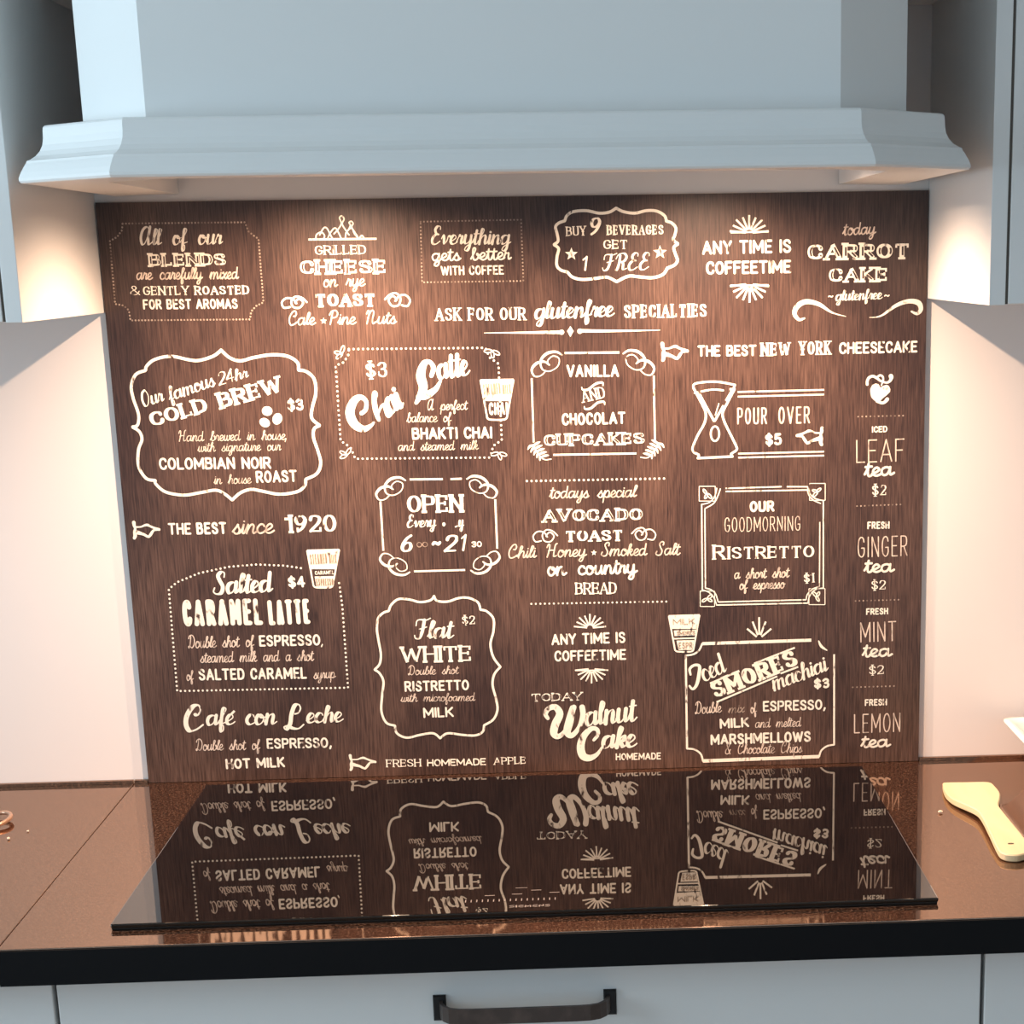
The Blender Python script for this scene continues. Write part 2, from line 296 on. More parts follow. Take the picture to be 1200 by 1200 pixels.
LOW = json.loads(r'''{"a":[0.6,"c.45,.4 .3,.5 .1,.42 .04,.2 .14,.01 .32,.08 .45,.38|c.46,.5 .44,.2 .48,.02 .64,.12"],"b":[0.5,"c-.04,.08 .17,.5 .27,.88 .2,1 .12,.85 .09,.3 .14,.03 .3,.02 .42,.22 .38,.46 .34,.36 .52,.36"],"c":[0.44,"c.38,.38 .3,.49 .16,.48 .04,.3 .06,.1 .2,.0 .34,.04 .48,.13"],"d":[0.6,"c.45,.4 .3,.5 .1,.42 .04,.2 .14,.01 .32,.08 .45,.38|c.46,1 .45,.5 .44,.14 .5,.01 .64,.12"],"e":[0.42,"c-.02,.12 .2,.22 .34,.36 .28,.49 .16,.48 .05,.3 .07,.08 .2,0 .34,.04 .46,.13"],"f":[0.36,"c-.04,.1 .18,.45 .32,.86 .26,1 .17,.9 .14,.5 .12,-.2 .17,-.42 .26,-.34 .25,-.08 .15,.03 .4,.13"],"g":[0.58,"c.45,.4 .3,.5 .1,.42 .04,.2 .14,.01 .32,.08 .45,.38|c.46,.5 .44,.1 .4,-.3 .27,-.45 .14,-.37 .22,-.17 .42,-.01 .62,.12"],"h":[0.55,"c-.04,.1 .17,.5 .27,.88 .2,1 .13,.85 .1,.4 .07,0|c.08,.12 .2,.4 .33,.5 .41,.4 .4,.14 .45,.01 .6,.12"],"i":[0.24,"c-.02,.12 .08,.3 .12,.5|c.12,.5 .09,.15 .13,.01 .28,.12|d.12,.74"],"k":[0.5,"c-.04,.1 .17,.5 .27,.88 .2,1 .13,.85 .1,.4 .07,0|c.08,.15 .25,.45 .37,.46 .34,.3 .17,.24|c.2,.25 .3,.08 .37,.01 .54,.12"],"l":[0.26,"c-.04,.1 .16,.48 .26,.88 .19,1 .12,.85 .08,.3 .12,.03 .3,.12"],"m":[0.86,"c-.02,.12 .06,.38 .1,.5|l.1,.5 .07,0|c.08,.12 .2,.42 .32,.5 .38,.4 .35,0|c.36,.12 .48,.42 .6,.5 .67,.4 .66,.12 .72,.01 .9,.12"],"n":[0.56,"c-.02,.12 .06,.38 .1,.5|l.1,.5 .07,0|c.08,.12 .2,.42 .32,.5 .4,.4 .38,.12 .44,.01 .6,.12"],"o":[0.48,"c.3,.47 .14,.48 .04,.26 .1,.04 .25,.0 .39,.15 .4,.36 .3,.49 .25,.4 .36,.34 .52,.38"],"p":[0.56,"c-.02,.12 .06,.38 .1,.5|l.1,.5 .05,-.44|c.09,.2 .22,.46 .34,.5 .44,.36 .42,.12 .28,0 .12,.1|c.28,.0 .42,.02 .6,.12"],"r":[0.4,"c-.02,.12 .08,.38 .12,.54 .17,.44 .3,.45 .27,.2 .29,.02 .44,.12"],"s":[0.4,"c-.02,.12 .14,.36 .22,.52 .24,.4 .33,.2 .27,.02 .14,.0 .04,.1|c.26,.01 .34,.04 .44,.13"],"t":[0.34,"c-.02,.12 .1,.4 .18,.86|c.18,.86 .13,.3 .15,.04 .24,.0 .38,.12|l.03,.6 .33,.62"],"u":[0.56,"c-.02,.12 .06,.32 .1,.5|c.1,.5 .07,.2 .12,.02 .25,.03 .37,.2 .42,.45|c.43,.5 .4,.2 .45,.01 .6,.12"],"v":[0.5,"c-.02,.3 .06,.5 .12,.38 .18,.02 .32,.2 .38,.46 .52,.4"],"w":[0.68,"c-.02,.12 .06,.32 .1,.5|c.1,.5 .07,.2 .12,.02 .24,.03 .33,.2 .37,.46|c.37,.46 .34,.2 .39,.02 .5,.03 .6,.2 .58,.46 .72,.4"],"x":[0.46,"c.02,.42 .12,.5 .22,.25 .32,.0 .48,.12|l.42,.5 .04,.0"],"y":[0.56,"c-.02,.12 .06,.32 .1,.5|c.1,.5 .07,.2 .12,.04 .25,.05 .37,.2 .42,.48|c.43,.5 .42,.1 .37,-.3 .25,-.45 .13,-.36 .22,-.15 .42,0 .6,.12"]}''')          # joined script, x-height 0.5
SCR = json.loads(r'''{"A":[0.66,"c.5,.85 .36,1 .13,.82 .04,.4 .14,.04 .3,.1 .48,.55 .56,1|c.56,1 .5,.4 .54,.02 .7,.12"],"C":[0.6,"c.36,.64 .46,.62 .54,.8 .46,1 .26,.95 .08,.6 .07,.25 .2,.01 .42,.04 .64,.2"],"D":[0.68,"c.24,.9 .22,.5 .15,.06 .06,.0 .04,.12 .2,.12 .42,.01 .62,.25 .62,.7 .38,.98 .1,.92 .02,.72"],"E":[0.52,"c.46,.82 .44,.98 .28,1 .16,.82 .24,.6 .38,.54|c.38,.54 .18,.5 .05,.28 .1,.04 .28,-.01 .52,.16"],"F":[0.6,"c.04,.66 .06,.9 .22,.96 .5,.93 .7,1.02|c.42,.94 .38,.4 .28,.06 .1,0 .02,.16|c.22,.48 .4,.52 .56,.58"],"H":[0.72,"c.0,.72 .08,.95 .18,.9 .18,.5 .1,0|c.68,1 .58,.9 .54,.4 .56,.04 .74,.1|c.13,.46 .32,.52 .56,.5"],"I":[0.5,"c.05,.65 .05,.9 .25,.95 .5,.9 .6,1|c.42,.93 .38,.4 .28,.08 .1,.0 .02,.2"],"L":[0.62,"c.32,.62 .44,.66 .5,.84 .42,1 .28,.95 .2,.6 .18,.22 .06,.0 -.02,.1 .1,.14 .3,.03 .5,.01 .66,.16"],"N":[0.72,"c.0,.72 .08,.95 .17,.88 .16,.5 .1,0|c.12,.4 .26,.86 .4,.97 .5,.8 .46,.3 .52,.01 .7,.12"],"O":[0.56,"c.34,1 .12,.85 .04,.4 .18,.01 .4,.1 .54,.55 .42,.94 .28,.99"],"P":[0.56,"l.2,.9 .12,0|c.0,.68 .12,.95 .4,1 .56,.78 .46,.52 .18,.48"],"R":[0.62,"c.2,.9 .2,.4 .12,.02 .02,.02|c.0,.68 .12,.95 .4,1 .56,.8 .46,.54 .2,.5|c.26,.5 .42,.4 .46,.05 .66,.1"],"S":[0.56,"c.5,.76 .5,.96 .34,1 .2,.84 .3,.6 .46,.32 .4,.04 .18,-.01 .02,.1 .06,.28"],"W":[0.9,"c.0,.74 .08,.97 .18,.9 .18,.4 .24,.02 .38,.15 .5,.95|c.5,1 .46,.4 .52,.02 .68,.15 .8,.7 .76,.98"]}''')
def parse(g):
    out = []
    for s in g.split('|'):
        k = s[0]; p = [tuple(float(v) for v in q.split(',')) for q in s[1:].split()]
        out.append((k, p))
    return out
def crom(p, n=6):
    if len(p) < 3: return p
    r = []
    for i in range(len(p) - 1):
        a, b, c, d = p[max(i - 1, 0)], p[i], p[i + 1], p[min(i + 2, len(p) - 1)]
        for k in range(n):
            t = k / n
            r.append(tuple(0.5 * (2 * b[j] + (c[j] - a[j]) * t + (2 * a[j] - 5 * b[j] + 4 * c[j] - d[j]) * t * t + (3 * b[j] - a[j] - 3 * c[j] + d[j]) * t ** 3) for j in range(len(b))))
    return r + [p[-1]]
class Ink:
    def __init__(s): s.v, s.f = [], []
    def face(s, pts, y):
        n = len(s.v); y -= (len(s.f) % 120) * 2e-6; s.v += [(PL + p[0] / 1000, y, WT + p[1] / 1000) for p in pts]; s.f.append(list(range(n, n + len(pts))))
    def disc(s, c, r, y, n=10):
        s.face([(c[0] + r * math.cos(2 * math.pi * i / n), c[1] + r * math.sin(2 * math.pi * i / n)) for i in range(n)], y)
    def ribbon(s, p, w, y, closed=False, caps=True):
        q = [p[0]]
        ww = [w[0]]
        for a, b in zip(p[1:], w[1:]):
            if math.dist(a, q[-1]) > 1e-3: q.append(a); ww.append(b)
        p, w = q, ww
        if len(p) < 2: return
        n = len(p); L, R = [], []
        for i in range(n):
            a, b = (p[i - 1], p[(i + 1) % n]) if closed else (p[max(i - 1, 0)], p[min(i + 1, n - 1)])
            d = math.hypot(b[0] - a[0], b[1] - a[1]) or 1
            nx, ny = -(b[1] - a[1]) / d * w[i] / 2, (b[0] - a[0]) / d * w[i] / 2
            L.append((p[i][0] + nx, p[i][1] + ny)); R.append((p[i][0] - nx, p[i][1] - ny))
        for i in range(n if closed else n - 1):
            j = (i + 1) % n; s.face([L[i], L[j], R[j], R[i]], y)
        if caps and not closed:
            s.disc(p[0], w[0] / 2, y); s.disc(p[-1], w[-1] / 2, y)
YI, YC = -0.0003, -0.0007
STY = {'sans': ('C', 0.175, 0, 0.07), 'thin': ('C', 0.08, 0, 0.13), 'serif': ('C', 0.17, 1, 0.10), 'slab': ('C', 0.27, 2, 0.05), 'inline': ('C', 0.29, 2, 0.06),
       'bold9': ('C', 0.19, 3, 0.08), 'cursive': ('S', 0.10, 0, 0), 'round': ('S', 0.14, 5, 0), 'script': ('S', 0.13, 4, 0)}
def segdist(q, a, b):
    dx, dy = b[0] - a[0], b[1] - a[1]; t = max(0, min(1, ((q[0] - a[0]) * dx + (q[1] - a[1]) * dy) / ((dx * dx + dy * dy) or 1)))
    return math.dist(q, (a[0] + t * dx, a[1] + t * dy)), t
def text(ink, cut, sty, s, x0, z0, x1, z1, h, wt=None):
    fam, w, mode, gap = STY[sty]
    if wt: w = wt
    slant = 0.0 if mode == 5 else 0.16 if (fam == 'S' or mode == 3) else 0.0
    pen, st = 0.0, []
    if fam == 'C':                            # fixed clear space between letters, glyph widths take the rest
        G = h * (w + gap); n = max(len(s.replace(' ', '')) - 1, 1)
        U = sum(CAPS[c.upper()][0] if c != ' ' else 0.50 for c in s)
        L_ = math.hypot(x1 - x0, z1 - z0); k0 = max((L_ - w * h - n * G) / U, 0.42 * (L_ / (U + n * 0.2)))
        gap = (L_ - w * h - U * k0) / n / k0 if n else 0
    for gi, ch in enumerate(s):
        if ch == ' ': pen += 0.50 if fam == 'C' else 0.72; continue
        if fam == 'S': g = LOW.get(ch) if ch.islower() else (SCR.get(ch) or CAPS.get(ch))
        else: g = CAPS.get(ch.upper())
        wd, strokes = g[0], parse(g[1])
        if fam == 'S' and ch.islower(): strokes = [(k, [(x, 0.5 + (y - 0.5) * 0.74 if y > 0.5 else (y * 0.85 if y < 0 else y)) for x, y in p]) for k, p in strokes]
        for k, p in strokes:
            if k == 'o':
                (cx, cy), (rx, ry) = p; k = 'o'; p = [(cx + rx * math.cos(i * math.pi / 12), cy + ry * math.sin(i * math.pi / 12)) for i in range(25)]
            st.append((gi, k, [(pen + x + slant * y, y) for x, y in p]))
        pen += wd + (gap if fam == 'C' else (0.10 if not ch.islower() else 0.0))
    # straight samples, unit space
    sm = []
    for gi, k, p in st:
        if k == 'c': q = crom(p, 6)
        else: q = p
        sm.append((gi, k, q))
    xs = [x for _, _, q in sm for x, _ in q]
    ux, uz = x1 - x0, z1 - z0; span = math.hypot(ux, uz); ux, uz = ux / span, uz / span
    W = w * h; a, b = min(xs), max(xs)
    kx = (span - W) / max(b - a, 1e-6) if b - a > 0.05 else 1.0
    ins = W if fam == 'C' else 0.0
    def mp(p):
        lx = W / 2 + (p[0] - a) * kx; ly = (W / 2 if fam == 'C' else W * 0.3) + p[1] * (h - ins)
        return (x0 + ux * lx - uz * ly, z0 + uz * lx + ux * ly)
    def width(d, k, p, q):
        l = math.hypot(*d) or 1; sy = d[1] / l; sx = d[0] / l
        if mode in (0, 5): return W
        if mode == 4:
            t = max(0, min(1, (-sy + 0.25) / 1.05)); return W * (0.40 + 0.70 * t * t * (3 - 2 * t))
        hor = {1: 0.48, 2: 0.42, 3: 0.5}[mode]
        f = hor + (1 - hor) * abs(sy) ** 1.3
        if k == 'l' and sx * sy > 0.08: f *= 0.62
        return W * f
    for idx, (gi, k, q) in enumerate(sm):
        P = [mp(p) for p in q]
        if k == 'd':
            ink.disc(P[0], W * 0.52, YI); continue
        if k == 'l':
            for i in range(len(P) - 1):
                d = (P[i + 1][0] - P[i][0], P[i + 1][1] - P[i][1]); ww = width(d, k, None, None); l = math.hypot(*d) or 1
                A, B = P[i], P[i + 1]
                if mode in (1, 2):
                    e = ww * 0.22 / l; A = (A[0] - d[0] * e, A[1] - d[1] * e); B = (B[0] + d[0] * e, B[1] + d[1] * e)
                    ink.ribbon([A, B], [ww, ww], YI, caps=False)
                else: ink.ribbon([A, B], [ww, ww], YI)
                if sty == 'inline' and abs(d[1]) > abs(d[0]) * 0.45 and ww > W * 0.7:
                    o = 0.04 * h; c = 0.14
                    A2 = (P[i][0] + d[0] * c + ux * o, P[i][1] + d[1] * c + uz * o); B2 = (P[i + 1][0] - d[0] * c + ux * o, P[i + 1][1] - d[1] * c + uz * o)
                    cut.ribbon([A2, B2], [0.105 * h] * 2, YC, caps=False)
        else:
            ws = []
            for i in range(len(P)):
                A, B = P[max(i - 1, 0)], P[min(i + 1, len(P) - 1)]
                ws.append(width((B[0] - A[0], B[1] - A[1]), k, None, None))
            if k == 'o': ink.ribbon(P[:-1], ws[:-1], YI, closed=True)
            else: ink.ribbon(P, ws, YI, caps=True)
            if sty == 'inline':
                run = []
                for i in range(len(P)):
                    A, B = P[max(i - 1, 0)], P[min(i + 1, len(P) - 1)]
                    if abs(B[1] - A[1]) > abs(B[0] - A[0]) * 1.1: run.append((P[i][0] + ux * 0.03 * h, P[i][1] + uz * 0.03 * h))
                    else:
                        if len(run) > 2: cut.ribbon(run, [0.105 * h] * len(run), YC, caps=False)
                        run = []
                if len(run) > 2: cut.ribbon(run, [0.105 * h] * len(run), YC, caps=False)
        if mode in (1, 2) and k in 'lc':
            for e, nb in ((q[0], q[1]), (q[-1], q[-2])):
                d = (nb[0] - e[0], nb[1] - e[1]); vert = abs(d[1]) > abs(d[0]) * 0.9
                touch = False
                for j, (gj, kj, qj) in enumerate(sm):
                    if gj != gi or j == idx: continue
                    for m_ in range(len(qj) - 1):
                        dd, t = segdist(e, qj[m_], qj[m_ + 1])
                        if dd < 0.04:
                            endp = (m_ == 0 and t < 0.05) or (m_ == len(qj) - 2 and t > 0.95)
                            ov = (qj[0], qj[1]) if m_ == 0 and t < 0.05 else (qj[-1], qj[-2])
                            apex = kj == 'l' and abs(ov[1][1] - ov[0][1]) > abs(ov[1][0] - ov[0][0]) and abs(d[0]) > 0.03 and abs(ov[1][0] - ov[0][0]) > 0.03
                            if not vert or not endp or apex: touch = True
                if touch: continue
                c = mp(e); sl = (0.30 if mode == 1 else 0.46) * h if vert else 0.30 * h
                th = (0.07 if mode == 1 else 0.13) * h
                if vert and k == 'l':
                    up = 1 if e[1] < 0.5 else -1
                    cc = (c[0] - uz * (-W / 2 + th / 2) * up, c[1] + ux * (-W / 2 + th / 2) * up)
                    sl = min(sl, W * (2.2 if mode == 1 else 1.5))
                    ink.ribbon([(cc[0] - ux * sl / 2, cc[1] - uz * sl / 2), (cc[0] + ux * sl / 2, cc[1] + uz * sl / 2)], [th, th], YI, caps=False)
                elif not vert:
                    dr = -1 if e[1] > 0.7 else (1 if e[1] < 0.3 else 0)
                    t2 = th * 0.9; ln = 0.24 * h
                    A = (c[0] - uz * (-dr) * W * 0.2, c[1] + ux * (-dr) * W * 0.2) if dr else (c[0] + uz * ln * .45, c[1] - ux * ln * .45)
                    B = (A[0] - uz * dr * ln, A[1] + ux * dr * ln) if dr else (c[0] - uz * ln * .45, c[1] + ux * ln * .45)
                    ink.ribbon([A, B], [t2, t2], YI, caps=False)
def pts2(l): return [(l[i], l[i + 1]) for i in range(0, len(l), 2)]
def draw(ink, cut, e):
    k = e[0]
    if k == 'T': text(ink, cut, *e[1:]); return
    if k == 'd':
        p = pts2(e[3]); c = 0.0
        for a, b in zip(p, p[1:]):
            l = math.dist(a, b)
            while c < l:
                t = c / l; ink.disc((a[0] + (b[0] - a[0]) * t, a[1] + (b[1] - a[1]) * t), e[1], YI, 7); c += e[2]
            c -= l
        return
    if k == 'v':
        p = crom([tuple(e[2][i:i + 3]) for i in range(0, len(e[2]), 3)], 6)
        ink.ribbon([q[:2] for q in p], [max(q[2], 0.1) for q in p], YI); return
    p = pts2(e[2])
    if k == 'l': ink.ribbon(p, [e[1]] * len(p), YI, caps=False)
    elif k == 'c': q = crom(p); ink.ribbon(q, [e[1]] * len(q), YI)
    elif k == 'o': q = crom(p + p[:1], 4)[:-1]; ink.ribbon(q, [e[1]] * len(q), YI, closed=True)
    elif k == 'p': ink.face(p, YI)
    elif k == 'b':
        runs = [[p[0]]]
        for a, b in zip(p, p[1:]):
            if math.dist(a, b) < 0.75: runs.append([b])
            else: runs[-1].append(b)
        for r in runs:
            if len(r) > 1: q = crom(r); ink.ribbon(q, [e[1]] * len(q), YI)

